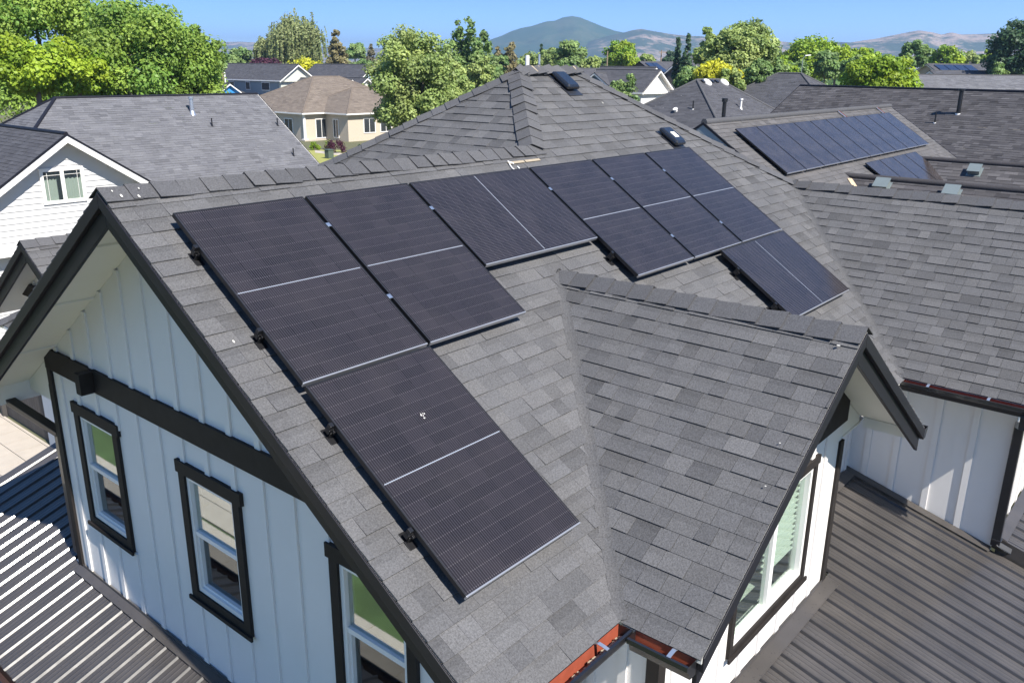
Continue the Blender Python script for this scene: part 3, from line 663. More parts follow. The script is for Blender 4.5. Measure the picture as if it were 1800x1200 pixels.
# --- things fixed on the roof: two low attic fans and the pipe behind the peak
def attic_fan(x, y, label, has_sticker):
    s = SS; mb = MB(); u, d, n = np.array([1, 0, 0.]), np.array([0, -s.c, -s.sn]), s.n; o = s.p3(x, y)
    def P(a, b, h): return o + u * a * .58 + d * b * .56 + n * h * .62
    k_ = .57; mb.obox(P(-.26, -.34, .012), u * .52 * k_, d * .80 * k_, n * .008, 1)                  # flange
    mb.obox(P(-.15, -.20, .02), u * .30 * k_, d * .42 * k_, n * .05 * .62, 1)                    # throat
    ring = []
    for sx, sy, h in ((.215, .31, .07), (.225, .32, .10), (.215, .31, .135), (.175, .26, .165)):
        ring.append([P(a * sx + (0.045 if False else 0) * a, b * sy, h) for a, b in ((-1, -.86), (-.86, -1), (.86, -1), (1, -.86), (1, .86), (.86, 1), (-.86, 1), (-1, .86))])
    v = [q for r in ring for q in r]
    mb.add(v, [(i * 8 + j, i * 8 + (j + 1) % 8, (i + 1) * 8 + (j + 1) % 8, (i + 1) * 8 + j) for i in range(3) for j in range(8)] + [list(range(24, 32)), list(range(8))[::-1]], 0)
    if has_sticker: mb.obox(P(-.09, -.08, .166), u * .18 * k_, d * .20 * k_, n * .003, 2)  # pale sticker on the fan lid
    f = mb.build('attic_fan', [M['plastic'], M['rubber'], M['sticker']], RF); f['label'] = label
attic_fan(6.55, 1.42, 'black attic fan near the roof peak', False)
attic_fan(7.60, .33, 'black attic fan with pale sticker above the solar panels', True)
mb = MB(); mb.tube([(6.6, 2.1, zz(.7)), (6.6, 2.1, zz(1.17))], .03, 8); mb.build('vent_pipe', M['vinyl'], RF)
mb = MB(); mb.tube([(7.5, 2.6, zz(.4)), (7.5, 2.6, zz(1.2))], .018, 6); mb.build('vent_pipe', M['galv'], RF)
# bare strip and loose bits along the ridge
for a, b in ((4.02, 4.30), (4.31, 4.58)):
    mb = MB(); mb.obox(SS.p3(a, YR - .175, .013), (b - a - .01, 0, 0), np.array([0, -.035 * SS.c, -.035 * SS.sn]), SS.n * .004); mb.build('bare_strip', M['tanstrip'], RF)
for x in (6.15, 6.3, 6.5, 6.95, 7.08): mb = MB(); mb.obox(np.array([x, HY - .12, zz(HZ) - .02]), (.035, 0, 0), (0, .1, .07), (0, 0, .008)); mb.build('bare_strip', M['tanstrip'], RF)
for X_, sl, r in (((-.20, .35), SS, .014), ((-.08, .33), SS, .013), ((-.24, .40), SS, .008), ((-.04, .40), SS, .008), ((.12, .05), SS, .012), ((-.16, -.9), SS, .011), ((6.95, 1.05), SS, .015)):
    p = sl.p3(X_[0], X_[1], .034 if X_[1] > .3 and X_[0] < 1 else .014); a = np.array([1, 0, 0.]); b_ = np.array([0, -sl.c, -sl.sn])
    mb = MB(); mb.add([p + a * r * math.cos(t) * .6 + b_ * r * 1.3 * math.sin(t) for t in np.linspace(0, 6.283, 9)[:-1]], [list(range(8))]); mb.build('bird_dropping', M['dropping'], RF)
for x, y, sl, r in ((3.1, -3.80, CW, .014), (2.3, -3.75, CW, .007), (2.0, -3.80, CW, .007)):
    mb = MB(); p = sl.p3(x, y, .03); mb.add([p + np.array([r * math.cos(t), r * math.sin(t), 0]) for t in np.linspace(0, 6.283, 9)[:-1]], [list(range(8))]); mb.build('bird_dropping', M['dropping'], RF)
# ---------------------------------------------------------------- solar panels on the front roof
PC, PSN = SS.c, SS.sn
UX, DN, NN = np.array([1.0, 0, 0]), np.array([0, -PC, -PSN]), np.array([0, -PSN, PC])
O0 = np.array([0, 0, GZ])                                  # top left corner of the first panel's glass
def make_panel(name, label, group, w=PW, h=PH, mat='panel', low='y'):
    root = empty(name); tag(root, label, 'solar panel', group)
    mb = MB(); t = .035; f = .011
    for a, b in (((0, 0), (w, -f)), ((0, -h + f), (w, -h)), ((0, -f), (f, -h + f)), ((w - f, -f), (w, -h + f))): mb.box((a[0], a[1], 0), (b[0], b[1], -t), 1 if (low == 'y' and a[1] < -h / 2 and b[1] == -h) or (low == 'x' and a == (0, -f)) else 0)  # lower bar takes the paler sunlit colour, other bars stay black
    mb.build('frame', [M['blackmetal'], M['frame_glint']], root, bevel=.0015)
    mb = MB(); mb.add([(f, -h + f, -.003), (w - f, -h + f, -.003), (w - f, -f, -.003), (f, -f, -.003)], [(0, 1, 2, 3)]); mb.build('cells', M[mat], root)
    mb = MB(); mb.add([(f, -h + f, -.03), (f, -f, -.03), (w - f, -f, -.03), (w - f, -h + f, -.03)], [(0, 1, 2, 3)]); mb.build('back_sheet', M['blackmetal'], root)
    return root
def lay(p, u, s, n, dn, o, turned=False, w=PW, h=PH):
    """put a panel with its top left corner u metres along and s metres down the slope"""
    q = np.array(o) + UX * u + dn * (s + (w if turned else 0))
    if turned:      # long side along the ridge: local x runs up the slope, local -y along the ridge
        X_, Y_ = -dn, -UX
    else: X_, Y_ = UX, -dn
    Z_ = np.cross(X_, Y_)
    p.matrix_world = Matrix(((X_[0], Y_[0], Z_[0], q[0]), (X_[1], Y_[1], Z_[1], q[1]), (X_[2], Y_[2], Z_[2], q[2]), (0, 0, 0, 1)))
gx, gy = .032, .02; xr = 2 * PW + PH + 3 * gx; xe = xr + 3 * PW + 2 * gx
spots = [(0, 0, 0, 'upright black solar panel at the top left of the front array, by the gable edge'),
         (PW + gx, 0, 0, 'upright black panel between the top left panel and the sideways panel'),
         (2 * PW + 2 * gx, 0, 1, 'black solar panel laid sideways in the middle of the top row'),
         (xr, 0, 0, 'upright black solar panel just right of the sideways one in the top row'),
         (xr + PW + gx, 0, 0, 'upright black solar panel in the middle of the right hand three of the top row'),
         (xr + 2 * PW + 2 * gx, 0, 0, 'upright black solar panel below the stickered attic fan, last of the top row'),
         (0, PH + gy, 0, 'lowest black solar panel, nearest the camera, with a bird dropping on it'),
         (xe - PH, PH + gy, 1, 'black solar panel laid sideways at lower right, behind the small gable ridge')]
protos = {}
for u, s, turned, lab in spots:
    if turned not in protos: p = protos[turned] = make_panel('solar_panel', lab, 'solar panels on the front roof', low='x' if turned else 'y')
    else: p = copy_tree(protos[turned]); p['label'] = lab
    lay(p, u, s, NN, DN, O0, turned)
def P_roof(u, s, h=0.0): return O0 + UX * u + DN * s + NN * h
bd = MB(); rnd = random.Random(8)
c = P_roof(.64, PH + gy + .52, -.0015)
for i in range(8):
    q = c + UX * rnd.uniform(-.018, .018) + DN * rnd.uniform(-.02, .024); r = rnd.uniform(.003, .006)
    bd.add([q + UX * r * math.cos(t) + DN * r * math.sin(t) * 1.2 for t in np.linspace(0, 6.283, 8)[:-1]], [list(range(7))])
tag(bd.build('bird_dropping', M['dropping']), 'white bird dropping splashed on the lowest solar panel', 'bird dropping')
# mounting rails with their feet and clamps
RAILS = [(.36, -.03, xe + .02, [PW + gx / 2, 2 * PW + 1.5 * gx, xr - gx / 2, xr + PW + gx / 2, xr + 2 * PW + 1.5 * gx], 'upper mounting rail running under the whole top row of solar panels'),
         (1.206, -.03, 2 * PW + gx + .02, [PW + gx / 2], 'mounting rail under the lower half of the two left hand panels'),
         (1.36, xr - .05, xe + .02, [xr + PW + gx / 2, xr + 2 * PW + 1.5 * gx], 'mounting rail under the lower half of the three right hand panels'),
         (2.077, -.035, PW + .02, [], 'mounting rail under the upper part of the lowest solar panel'),
         (2.94, -.04, PW + .02, [], 'mounting rail under the lower part of the lowest solar panel, nearest the camera'),
         (2.04, xe - PH - .05, xe + .02, [], 'upper mounting rail of the sideways panel behind the small gable'),
         (2.62, xe - PH - .05, xe + .02, [], 'lower mounting rail of the sideways panel behind the small gable')]
for s, a, b, seams, lab in RAILS:
    root = empty('mounting_rail', P_roof(a, s, -.125)); tag(root, lab, 'mounting rail', 'rails under the front solar panels')
    def part(nm, mb, mat):
        o = mb.build(nm, mat, root, bevel=.002); return absolute(o, root)
    mb = MB(); mb.obox(P_roof(a, s - .02, -.037), UX * (b - a), DN * .04, -NN * .042); part('rail', mb, M['blackmetal'])
    x = a + .012
    while x < b:
        mb = MB(); mb.obox(P_roof(x, s + .021, -.06), UX * .045, DN * .008, -NN * .055); mb.obox(P_roof(x - .01, s - .05, -.112), UX * .065, DN * .13, -NN * .008); mb.obox(P_roof(x + .012, s + .021, -.062), UX * .02, DN * .02, NN * .02)
        part('foot', mb, M['blackmetal']); x += 1.22
    mb = MB(); mb.obox(P_roof(a - .002, s - .016, -.033), UX * .03, DN * .032, NN * .034); part('end_clamp', mb, M['blackmetal'])
    for q in seams:
        mb = MB(); mb.obox(P_roof(q - .018, s - .022, .0005), UX * .036, DN * .044, NN * .004); mb.obox(P_roof(q - .006, s - .02, -.035), UX * .012, DN * .04, NN * .035); part('mid_clamp', mb, M['alu'])
# loose bits on the roof
cp = SS.p3(4.05, .19, .02); mb = MB()
mb.tube([cp + UX * (.05 * math.cos(t) * (1 + .1 * math.sin(3 * t))) + DN * (.075 * math.sin(t)) for t in np.linspace(0, 5.6, 18)] + [cp + UX * -.02 + DN * -.10], .006, 6)
tag(mb.build('cord_loop', M['cord']), 'small loop of white cord lying just below the front ridge', 'cord')
for (x, y), lab in (((1.62, -2.72), 'orange dry leaf lying in the valley beside the lowest solar panel'), ((2.22, -2.10), 'pale orange leaf lying higher up the valley, left of the small gable')):
    mb = MB(); p = SS.p3(x, y, .016); mb.add([p, p + UX * .03 + DN * .01 + NN * .006, p + UX * .035 + DN * .05 + NN * .014, p + UX * .004 + DN * .04 + NN * .004], [(0, 1, 2), (0, 2, 3)])
    tag(mb.build('dry_leaf', M['leafbit']), lab, 'leaf')
# ---------------------------------------------------------------- neighbouring houses
def setp(o, root, off, rz):
    o.parent = root; o.location = (off[0], off[1], 0); o.rotation_euler = (0, 0, rz); return o
def block(root, off, rz, L, W, eave, pitch, ends=('gable', 'gable'), wall='cream', roofm='shingle_mid', over=.5, trim='vinyl', wins=(), e=.145, seed=1, rake_m=None, laps=0.0, cap='shingle_cap', base=0.0, zcap=.02, glass='farglass'):
    """one roofed volume; ridge along local x, walls L x W, roof overhanging by `over`"""
    a, b, ov = L / 2, W / 2, over; zr = eave + pitch * (b + ov); ex, ey = a + ov, b + ov
    sS, sN = Slope('S', (0, 0), zr, pitch), Slope('N', (0, 0), zr, pitch)
    rx0 = -ex if ends[0] == 'gable' else -ex + ey; rx1 = ex if ends[1] == 'gable' else ex - ey
    mb = MB(); kw = dict(e=e, sides=False, wr=(e * 1.5, e * 3.2), dark=.12, spread=.06 if roofm != 'shingle_dark' else .12)
    shingles(mb, sS, [[(rx0, 0), (-ex, -ey), (ex, -ey), (rx1, 0)]], seed=seed, **kw); shingles(mb, sN, [[(rx0, 0), (-ex, ey), (ex, ey), (rx1, 0)]], seed=seed + 1, **kw)
    if ends[0] == 'hip': shingles(mb, Slope('W', (rx0, 0), zr, pitch), [[(rx0, 0), (-ex, ey), (-ex, -ey)]], seed=seed + 2, **kw)
    if ends[1] == 'hip': shingles(mb, Slope('E', (rx1, 0), zr, pitch), [[(rx1, 0), (ex, ey), (ex, -ey)]], seed=seed + 3, **kw)
    # underside and edges so the roof has thickness
    h = .14
    mb.add([(-ex, -ey, eave - h), (ex, -ey, eave - h), (ex, ey, eave - h), (-ex, ey, eave - h)], [(0, 1, 2, 3)], 1)
    ro = setp(mb.build('roof', [M[roofm], M[trim]]), root, off, rz)
    mb = MB(); x = [(rx0, rx1)]
    for p, q in ([((rx0, 0, zr), (rx1, 0, zr))] if rx1 - rx0 > .3 else []) + ([((rx0, 0, zr), (-ex, ey, eave)), ((rx0, 0, zr), (-ex, -ey, eave))] if ends[0] == 'hip' else []) + ([((rx1, 0, zr), (ex, ey, eave)), ((rx1, 0, zr), (ex, -ey, eave))] if ends[1] == 'hip' else []):
        p, q = np.array(p), np.array(q); mb.tube([p + (0, 0, zcap * .3), q + (0, 0, zcap * .3)], .07 + zcap, 6)
    mb.build('ridge_cap', M[cap], ro)
    w = MB(); w.box((-a, -b, base), (a, b, eave - .02)); gz = eave + pitch * ov - .03
    for i, s in ((0, -1), (1, 1)):
        if ends[i] == 'gable': w.prism([(s * a, -b, gz - pitch * 0), (s * a, b, gz), (s * a, 0, zr - .05)], (-s * .15, 0, 0)); w.box((s * a, -b, eave - .03), (s * (a - .15), b, gz + .001))
    if laps:                                              # horizontal lap siding, each course a real step
        z = base + .3
        while z < zr - .1:
            hw = b if z + laps < gz else max(0, (zr - .10 - z - laps) / pitch)
            if hw > .1:
                for s in (-1, 1):
                    w.add([(s * (a + .030), -hw, z), (s * (a + .030), hw, z), (s * (a + .004), hw, z + laps), (s * (a + .004), -hw, z + laps)], [(0, 1, 2, 3)])
                    w.add([(s * (a + .030), -hw, z), (s * (a + .030), hw, z), (s * (a + .001), hw, z), (s * (a + .001), -hw, z)], [(0, 1, 2, 3)])
            z += laps
    setp(w.build('wall', M[wall]), root, off, rz)
    f = MB(); t = .035
    for s in (-1, 1):
        xa = -ex if ends[0] == 'hip' else -ex; xb = ex
        f.box((xa, s * ey, eave - h), (xb, s * (ey + t), eave + .01))
    for i, s in ((0, -1), (1, 1)):
        if ends[i] == 'hip': f.box((s * ex, -ey, eave - h), (s * (ex + t), ey, eave + .01))
        else:
            for q in (-1, 1):
                f.prism([(s * ex, 0, zr - .015), (s * ex, q * ey, eave - .015), (s * ex, q * ey, eave - .26), (s * ex, 0, zr - .26)], (s * t, 0, 0))
                f.prism([(s * (ex + t), 0, zr + .012), (s * (ex + t), q * ey, eave + .012), (s * (ex + t), q * ey, eave - .05), (s * (ex + t), 0, zr - .05)], (s * .02, 0, 0), 1)
                f.prism([(s * a, 0, zr - .06), (s * a, q * ey, eave - .06), (s * a, q * ey, eave - .09), (s * a, 0, zr - .09)], (s * (ov - .002), 0, 0))
    setp(f.build('fascia', [M[rake_m or trim], M['trim_black']]), root, off, rz)
    for sd_, u, z, ww, hh in wins:
        P = {'S': lambda u, z, d: (u, -b - d, z), 'N': lambda u, z, d: (u, b + d, z), 'E': lambda u, z, d: (a + d, u, z), 'W': lambda u, z, d: (-a - d, u, z)}[sd_]
        B = lambda m_, u0, u1, z0, z1, d0, d1: m_.box(P(u0, z0, d0), P(u1, z1, d1))
        m_ = MB(); k = .09
        B(m_, u - ww / 2 - k, u - ww / 2, z - k, z + hh + k, .0, .06); B(m_, u + ww / 2, u + ww / 2 + k, z - k, z + hh + k, .0, .06); B(m_, u - ww / 2, u + ww / 2, z - k, z, .0, .06); B(m_, u - ww / 2, u + ww / 2, z + hh, z + hh + k, .0, .06); B(m_, u - .03, u + .03, z, z + hh, .01, .05)
        wo_ = setp(m_.build('window', M[trim]), root, off, rz)
        m_ = MB(); B(m_, u - ww / 2, u + ww / 2, z, z + hh, .012, .03); m_.build('pane', M[glass], wo_)
    return ro, sS, zr
def root_at(name, label, x, y, cat='house', group='neighbouring houses', rz=0.0):
    r = empty(name, (x, y, 0), rz); return tag(r, label, cat, group)
R90 = math.pi / 2
def roof_bits(ro, items):
    """vents and pipes on a roof; items are (name, material, mesh builder) in the roof's own coordinates"""
    for nm, mat, mb in items: mb.build(nm, M[mat], ro)
def pipe(p, h, r, cap=None, base=None, lean=(0, 0)):
    mb = MB(); p = np.array(p, float); q = p + (lean[0], lean[1], h); mb.tube([p - (0, 0, .15), q], r, 10)
    if cap: mb.tube([q - (0, 0, .02), q + (0, 0, .07)], cap, 10)
    if base: mb.tube([p - (0, 0, .1), p + (0, 0, .10)], base, 10, r2=r * 1.05)
    return mb

# A: white house on the left, ridge along x, with a gabled wing towards us
ra = root_at('house', 'white lap sided house at left with large plain grey roof and curtained gable window', 14, 30)
ro, s_, zr = block(ra, (0.1, .75), 0, 13.6, 9.6, 3.40, T23, ('hip', 'gable'), 'white', 'shingle_grey', wins=[], seed=40, trim='vinyl', cap='trim_black', zcap=0.0)
p = lambda x, y: (x - 14.1, y - 30.75, s_.z(0, y - 30.75))
for (px_, py_, t, h, r, cp_, bs, mt) in ((338, 199, 35.0, .62, .09, .12, .17, 'galv'), (373, 222, 34.0, .34, .028, None, .07, 'blackmetal'), (488, 221, 34.5, .34, .028, None, .07, 'blackmetal'), (516, 274, 32.3, .34, .028, None, .07, 'blackmetal')):
    v = R_CAM @ np.array([(px_ - 900) / FOC, -(py_ - 600) / FOC, -1.0]); c0 = np.array(CAM_P); n_ = np.array([0, -T23, 1]); d_ = s_.A + T23 * (-30.75)
    q = c0 + v * ((d_ - n_ @ c0) / (n_ @ v)); roof_bits(ro, [('vent_pipe', mt, pipe(p(q[0], q[1]), h, r, cp_, bs))])
r2, s2, z2 = block(ra, (8.39 - 14, 26.4 - 30), R90, 9.0, 9.0, 2.95, T23, ('gable', 'gable'), 'white_lap', 'shingle_slate', wins=[], seed=44, laps=.178, over=.45, cap='trim_black', zcap=0.0)
def big_window(root, u0, u1, y, z0, z1):
    m_ = MB(); B = lambda a, b, c, d, e0, e1, m=0: m_.box((a, y - e0, c), (b, y - e1, d), m)
    k = .10; mid = (u0 + u1) / 2
    B(u0, u0 + k, z0, z1, .02, .075); B(u1 - k, u1, z0, z1, .02, .075); B(u0 + k, u1 - k, z0, z0 + k, .02, .075); B(u0 + k, u1 - k, z1 - k, z1, .02, .075); B(mid - .055, mid + .055, z0 + k, z1 - k, .02, .07)
    for a, b in ((u0 + k, mid - .055), (mid + .055, u1 - k)):
        for z in (z1 - k - .12,): B(a, b, z, z + .011, .056, .062)
        for x in ((a + .10,) if a < mid - .1 else (b - .11,)): B(x, x + .010, z0 + k, z1 - k, .057, .0615)
    o = m_.build('window', M['vinyl'], root)
    m_ = MB(); B(u0 + k, u1 - k, z0 + k, z1 - k, .045, .05); m_.build('pane', M['glass_clear'], o)
    m_ = MB(); rnd = random.Random(3)
    for a, b in ((u0 + k, mid - .18), (mid + .055, u1 - k)):
        n = 40; xs = np.linspace(a, b, n); top = [(x, y - .0385 - .004 * math.sin(i * 1.1), z0 + k) for i, x in enumerate(xs)]
        vs = top + [(x, yy_, z1 - k - .22 - .035 * abs(math.sin(i * .32))) for i, (x, yy_, z) in enumerate(top)]
        m_.add(vs, [(i, i + 1, n + i + 1, n + i) for i in range(n - 1)])
        vs = [(x, y - .034, z1 - k - .16 - .05 * abs(math.sin(i * .32))) for i, x in enumerate(xs)] + [(x, y - .034, z1 - k) for x in xs]
    m_.build('curtain', M['curtain'], o)
    m_ = MB(); B(u0 + k, u1 - k, z0 + k, z1 - k, .0305, .033); m_.build('dark_room', M['farglass'], o)
big_window(ra, 7.598 - 14, 8.91 - 14, 21.9 - 30, GZ - 3.15, GZ - 2.07)

# B: solar house on the right
rs = root_at('house', 'blue grey gabled neighbour on the right with a long row of solar panels', 22.8, 4.2)
ro, ss, zr = block(rs, (0, 0), 0, 12.9, 9.0, zz(-.22) - T23 * 4.95, T23, ('gable', 'gable'), 'bluegrey', 'shingle_mid', rake_m='bluegrey', seed=50, over=.45, trim='bluegrey', cap='shingle_cap', wins=[('W', 0, 4.6, 1.2, 1.2)])
mb = MB(); mb.prism([(-6.46, -3.6, 4.9), (-6.46, 3.6, 4.9), (-6.46, 0, 6.62)], (-.02, 0, 0)); mb.build('gable_panel', M['brownwall'], rs)
mb = MB(); mb.box((-6.52, -4.4, 4.2), (-6.455, 4.4, 4.42)); mb.build('belt_trim', M['bluegrey'], rs)
q = at(1271, 214, 21.6); roof_bits(ro, [('flue_pipe', 'blackmetal', pipe((q[0] - 22.8, q[1] - 4.2, q[2] - .45), .95, .05, .075))])
cgz = zz(-1.66); vent_n = 0
for cx, seed, ln in ((20.06, 54, 11.0), (26.36, 58, 11.0)):
    r_, s2, z_ = block(rs, (cx - 22.8, 1.85 - ln / 2 - 4.2 + .35), R90, ln - .8, 5.4, cgz - T23 * 3.15, T23, ('gable', 'gable'), 'bluegrey', 'shingle_dark', rake_m='bluegrey', seed=seed, over=.45, trim='bluegrey', cap='shingle_dark')
    cw = Slope('W', (cx, 0), cgz)
    for px_, py_ in (((1550, 330), (1672, 343)) if cx < 22 else ((1713, 303),)):
        v = R_CAM @ np.array([(px_ - 900) / FOC, -(py_ - 600) / FOC, -1.0]); c0 = np.array(CAM_P); n_ = np.array([-T23, 0, 1]); d_ = cgz - T23 * cx
        q = c0 + v * ((d_ - n_ @ c0) / (n_ @ v)); u_, d3 = np.array([0, 1.0, 0]), np.array([-cw.c, 0, -cw.sn])
        mb = MB(); mb.obox(q - u_ * .16 - d3 * .17 + cw.n * .03, u_ * .32, d3 * .30, cw.n * .13); mb.obox(q - u_ * .2 - d3 * .22 + cw.n * .003, u_ * .40, d3 * .42, cw.n * .012); mb.obox(q - u_ * .18 - d3 * .19 + cw.n * .16, u_ * .36, d3 * .36, cw.n * .02)
        o = mb.build('roof_vent', M['galv_dull'], rs); absolute(o, rs)
    mb = MB(); a = np.array([cx - .12, 1.92, Slope('S', (0, 4.2), zz(-.22)).z(0, 1.92) + .03]); t_ = np.array([-1.0, -1.0, -T23]) * 2.6
    mb.obox(a, t_, (-.20, .05, .02), (0, 0, .012)); o = mb.build('valley_flashing', M['wood_raw'], rs); absolute(o, rs)
OS = np.array([16.69, 3.76, zz(-.24) - T23 * .44 + .16])
proto2 = make_panel('solar_panel', 'x', 'solar panels on the neighbour roof', mat='panel_plain')
first2 = [proto2]
def next2():
    return first2.pop() if first2 else copy_tree(proto2)
for i in range(10):
    lab = 'dark blue solar panel at the %s of the long row on the neighbour roof' % ('left end' if i == 0 else 'right end') if i in (0, 9) else 'dark blue solar panel, number %s from the left in the ten panel neighbour row' % ['two', 'three', 'four', 'five', 'six', 'seven', 'eight', 'nine'][i - 1]
    p_ = next2(); p_['label'] = lab; p_['group'] = 'solar panels on the neighbour roof'; lay(p_, i * (PW + .03), 0, NN, DN, OS)
OS2 = np.array([21.6, 2.16, OS[2] - T23 * (3.76 - 2.16)])
for i in range(4):
    p_ = next2(); p_['label'] = ['left hand', 'second from left', 'third from left', 'right hand'][i] + ' panel of the short lower row on the neighbour roof'; p_['group'] = 'solar panels on the neighbour roof'; lay(p_, i * (PW + .03), 0, NN, DN, OS2)
for a, nm in ((24.4, 'left one'), (28.0, 'right one')):
    mb = MB(); s_n = Slope('S', (0, 4.2), zz(-.22)); q = s_n.p3(a, 4.15, .04); mb.obox(q, (.07, 0, 0), np.array([0, -.55 * s_n.c, -.55 * s_n.sn]), s_n.n * .012); mb.obox(q + np.array([.1, 0, 0]), (.02, 0, 0), np.array([0, -.5 * s_n.c, -.5 * s_n.sn]), s_n.n * .02, 1)
    tag(mb.build('flashing_strip', [M['galv'], M['gutter_in']]), 'pale metal strip hooked over the neighbour ridge above the solar row, ' + nm, 'metal strip')

# C: long dark roof behind it, turned a little
e0, e1 = on_z(1407, 150.5, 7.5), on_z(1800, 161.5, 7.5); dv = (e1 - e0)[:2] / np.linalg.norm((e1 - e0)[:2]); ang = math.atan2(dv[1], dv[0]); Lm = 22.0; cm = e0[:2] + dv * Lm / 2
rm = root_at('house', 'long dark roofed house behind the solar house, with a tall black flue', cm[0], cm[1], rz=ang + math.pi)
ro, sm, zr = block(rm, (0, 0), 0, Lm - .9, 12.0, 7.5 - .62 * 6.45, .62, ('gable', 'gable'), 'brownwall', 'shingle_dark', seed=60, over=.45, trim='brownwall', cap='trim_black', zcap=.0)
def onslope(px_, py_, root_xy, rz, sl_z, pitch, side):
    """roof point seen at a pixel, in the coordinates of a block placed at root_xy with rotation rz (side -1: local -y slope)"""
    v = R_CAM @ np.array([(px_ - 900) / FOC, -(py_ - 600) / FOC, -1.0]); c0 = np.array(CAM_P); c, s = math.cos(rz), math.sin(rz)
    L_ = lambda w: np.array([c * w[0] + s * w[1], -s * w[0] + c * w[1], w[2]]); o = L_(c0 - np.array([root_xy[0], root_xy[1], 0])); d = L_(v)
    n_ = np.array([0, side * pitch, 1.0]); return o + d * ((sl_z - n_ @ o) / (n_ @ d))
side = 1
for px_, py_, h, r, c_, b_ in ((1684, 200, .95, .085, .13, .13), (1643, 216, .42, .03, None, .11)):
    q = onslope(px_, py_, cm, ang + math.pi, zr, .62, side); roof_bits(ro, [('flue_pipe', 'blackmetal', pipe(q, h, r, c_, None, (0, 0))), ('pipe_boot', 'vinyl', pipe(q, .01, .065 if h < .6 else .11, None, None))])
# D: pale grey roof beyond
e0, e1 = on_z(1600, 131, 7.9), on_z(1800, 133, 7.9); dv = (e1 - e0)[:2] / np.linalg.norm((e1 - e0)[:2]); ang = math.atan2(dv[1], dv[0]); cm = e0[:2] + dv * 11
rn = root_at('house', 'house with pale grey speckled roof peeping over the long dark roof at the right', cm[0], cm[1], rz=ang + math.pi)
block(rn, (0, 0), 0, 21, 12.5, 7.9 - .5 * 6.75, .5, ('gable', 'gable'), 'cream', 'shingle_grey', seed=64, over=.5, e=.2, cap='trim_black', zcap=0.0)
# E: grey hip roof with two domed skylights
R0 = at(1225, 141, 55)
rk = root_at('house', 'grey hip roofed house right of the peak with two white domed skylights', R0[0] + 1.5, R0[1])
ro, sk, zr = block(rk, (0, 0), 0, 15.0, 12.0, R0[2] - T23 * 6.5, T23, ('hip', 'hip'), 'cream', 'shingle_slate', seed=70, over=.5)
for px_, py_, kind in ((1243, 146, 'dome'), (1273, 146, 'dome'), (1302, 191, 'white'), (1218, 192, 'thin'), (1188, 196, 'lid')):
    sd_ = -1
    if px_ < 1240 and kind in ('thin', 'lid'):
        v = R_CAM @ np.array([(px_ - 900) / FOC, -(py_ - 600) / FOC, -1.0]); c0 = np.array(CAM_P) - np.array([rk.location[0], rk.location[1], 0]); sl = Slope('W', (-1.5, 0), zr)
        n_ = np.array([-T23, 0, 1]); q = c0 + v * ((sl.A - n_ @ c0) / (n_ @ v)); nn = sl.n
    else: q = onslope(px_, py_, rk.location[:2], 0, zr, T23, -1); nn = sk.n
    mb = MB()
    if kind == 'dome':
        for j in range(5):
            rr = .34 * math.cos(j * .38); hh = .28 * math.sin(j * .38)
        rings = []; a_, b_ = np.array([1.0, 0, 0]), np.cross(nn, [1.0, 0, 0])
        for j in range(5):
            rr = .33 * math.cos(j * .385); hh = .05 + .15 * math.sin(j * .385); rings.append([q + nn * hh + a_ * rr * math.cos(t) + b_ * rr * math.sin(t) for t in np.linspace(0, 6.2832, 15)[:-1]])
        rings = [[x - nn * .08 for x in rings[0]]] + rings; v_ = [x for r_ in rings for x in r_]
        mb.add(v_, [(i * 14 + j, i * 14 + (j + 1) % 14, (i + 1) * 14 + (j + 1) % 14, (i + 1) * 14 + j) for i in range(5) for j in range(14)] + [list(range(70, 84))], smooth=True)
        roof_bits(ro, [('skylight', 'vinyl', mb)])
    elif kind == 'white': roof_bits(ro, [('flue_pipe', 'vinyl', pipe(q, .55, .06, .11, .13))])
    elif kind == 'thin': roof_bits(ro, [('vent_pipe', 'blackmetal', pipe(q, .5, .04)), ('pipe_boot', 'vinyl', pipe(q, .015, .08))])
    else:
        mb.tube([q - nn * .05, q + nn * .14], .11, 10); mb.tube([q + nn * .14, q + nn * .20], .15, 10); roof_bits(ro, [('roof_vent', 'vinyl', mb)])
mb = MB()
for i in range(4):
    q = onslope(1231 + i * 8, 142.5, rk.location[:2], 0, zr, T23, -1); mb = MB(); mb.obox(q + sk.n * .0, (.3, 0, 0), np.array([0, -.25 * sk.c, -.25 * sk.sn]), sk.n * .1); roof_bits(ro, [('roof_vent', 'blackmetal', mb)])
# F: hip roof further right
R1 = at(1478, 131, 66)
rl = root_at('house', 'hip roofed dark grey house behind the lime tree, right of the skylight house', R1[0] + 4.5, R1[1] + 3.0)
block(rl, (0, 3.0), R90, 17, 15, R1[2] - .6 * 8.0, .6, ('hip', 'hip'), 'cream', 'shingle_slate', seed=76, over=.5, e=.2)

# G: tan hip roofed bungalow with porch, two volumes
A_, B_ = np.array([56.6, 74.9]), np.array([59.6, 70.9])
rt = root_at('house', 'cream bungalow with tan hip roof and a white porch column', 66, 80)
block(rt, (A_[0] + 9.5 - 66, A_[1] + 7.5 - 80), 0, 18, 14, 3.07, .5, ('hip', 'hip'), 'cream', 'shingle_tan', seed=80, over=.5, e=.22, cap='shingle_tan', wins=[('S', -6.6, .3, 1.5, 2.0), ('W', -4.2, .4, 1.4, 1.9)])
block(rt, (B_[0] + 7.5 - 66, B_[1] + 5.2 - 80), 0, 14, 9.4, 3.07, .5, ('hip', 'hip'), 'cream', 'shingle_tan', seed=84, over=.5, e=.22, cap='shingle_tan', wins=[('W', 1.3, .7, 1.0, 1.7), ('W', -2.6, .4, .8, 1.9), ('S', -3.9, .9, 1.6, 1.5), ('S', -1.4, .9, 1.6, 1.5)])
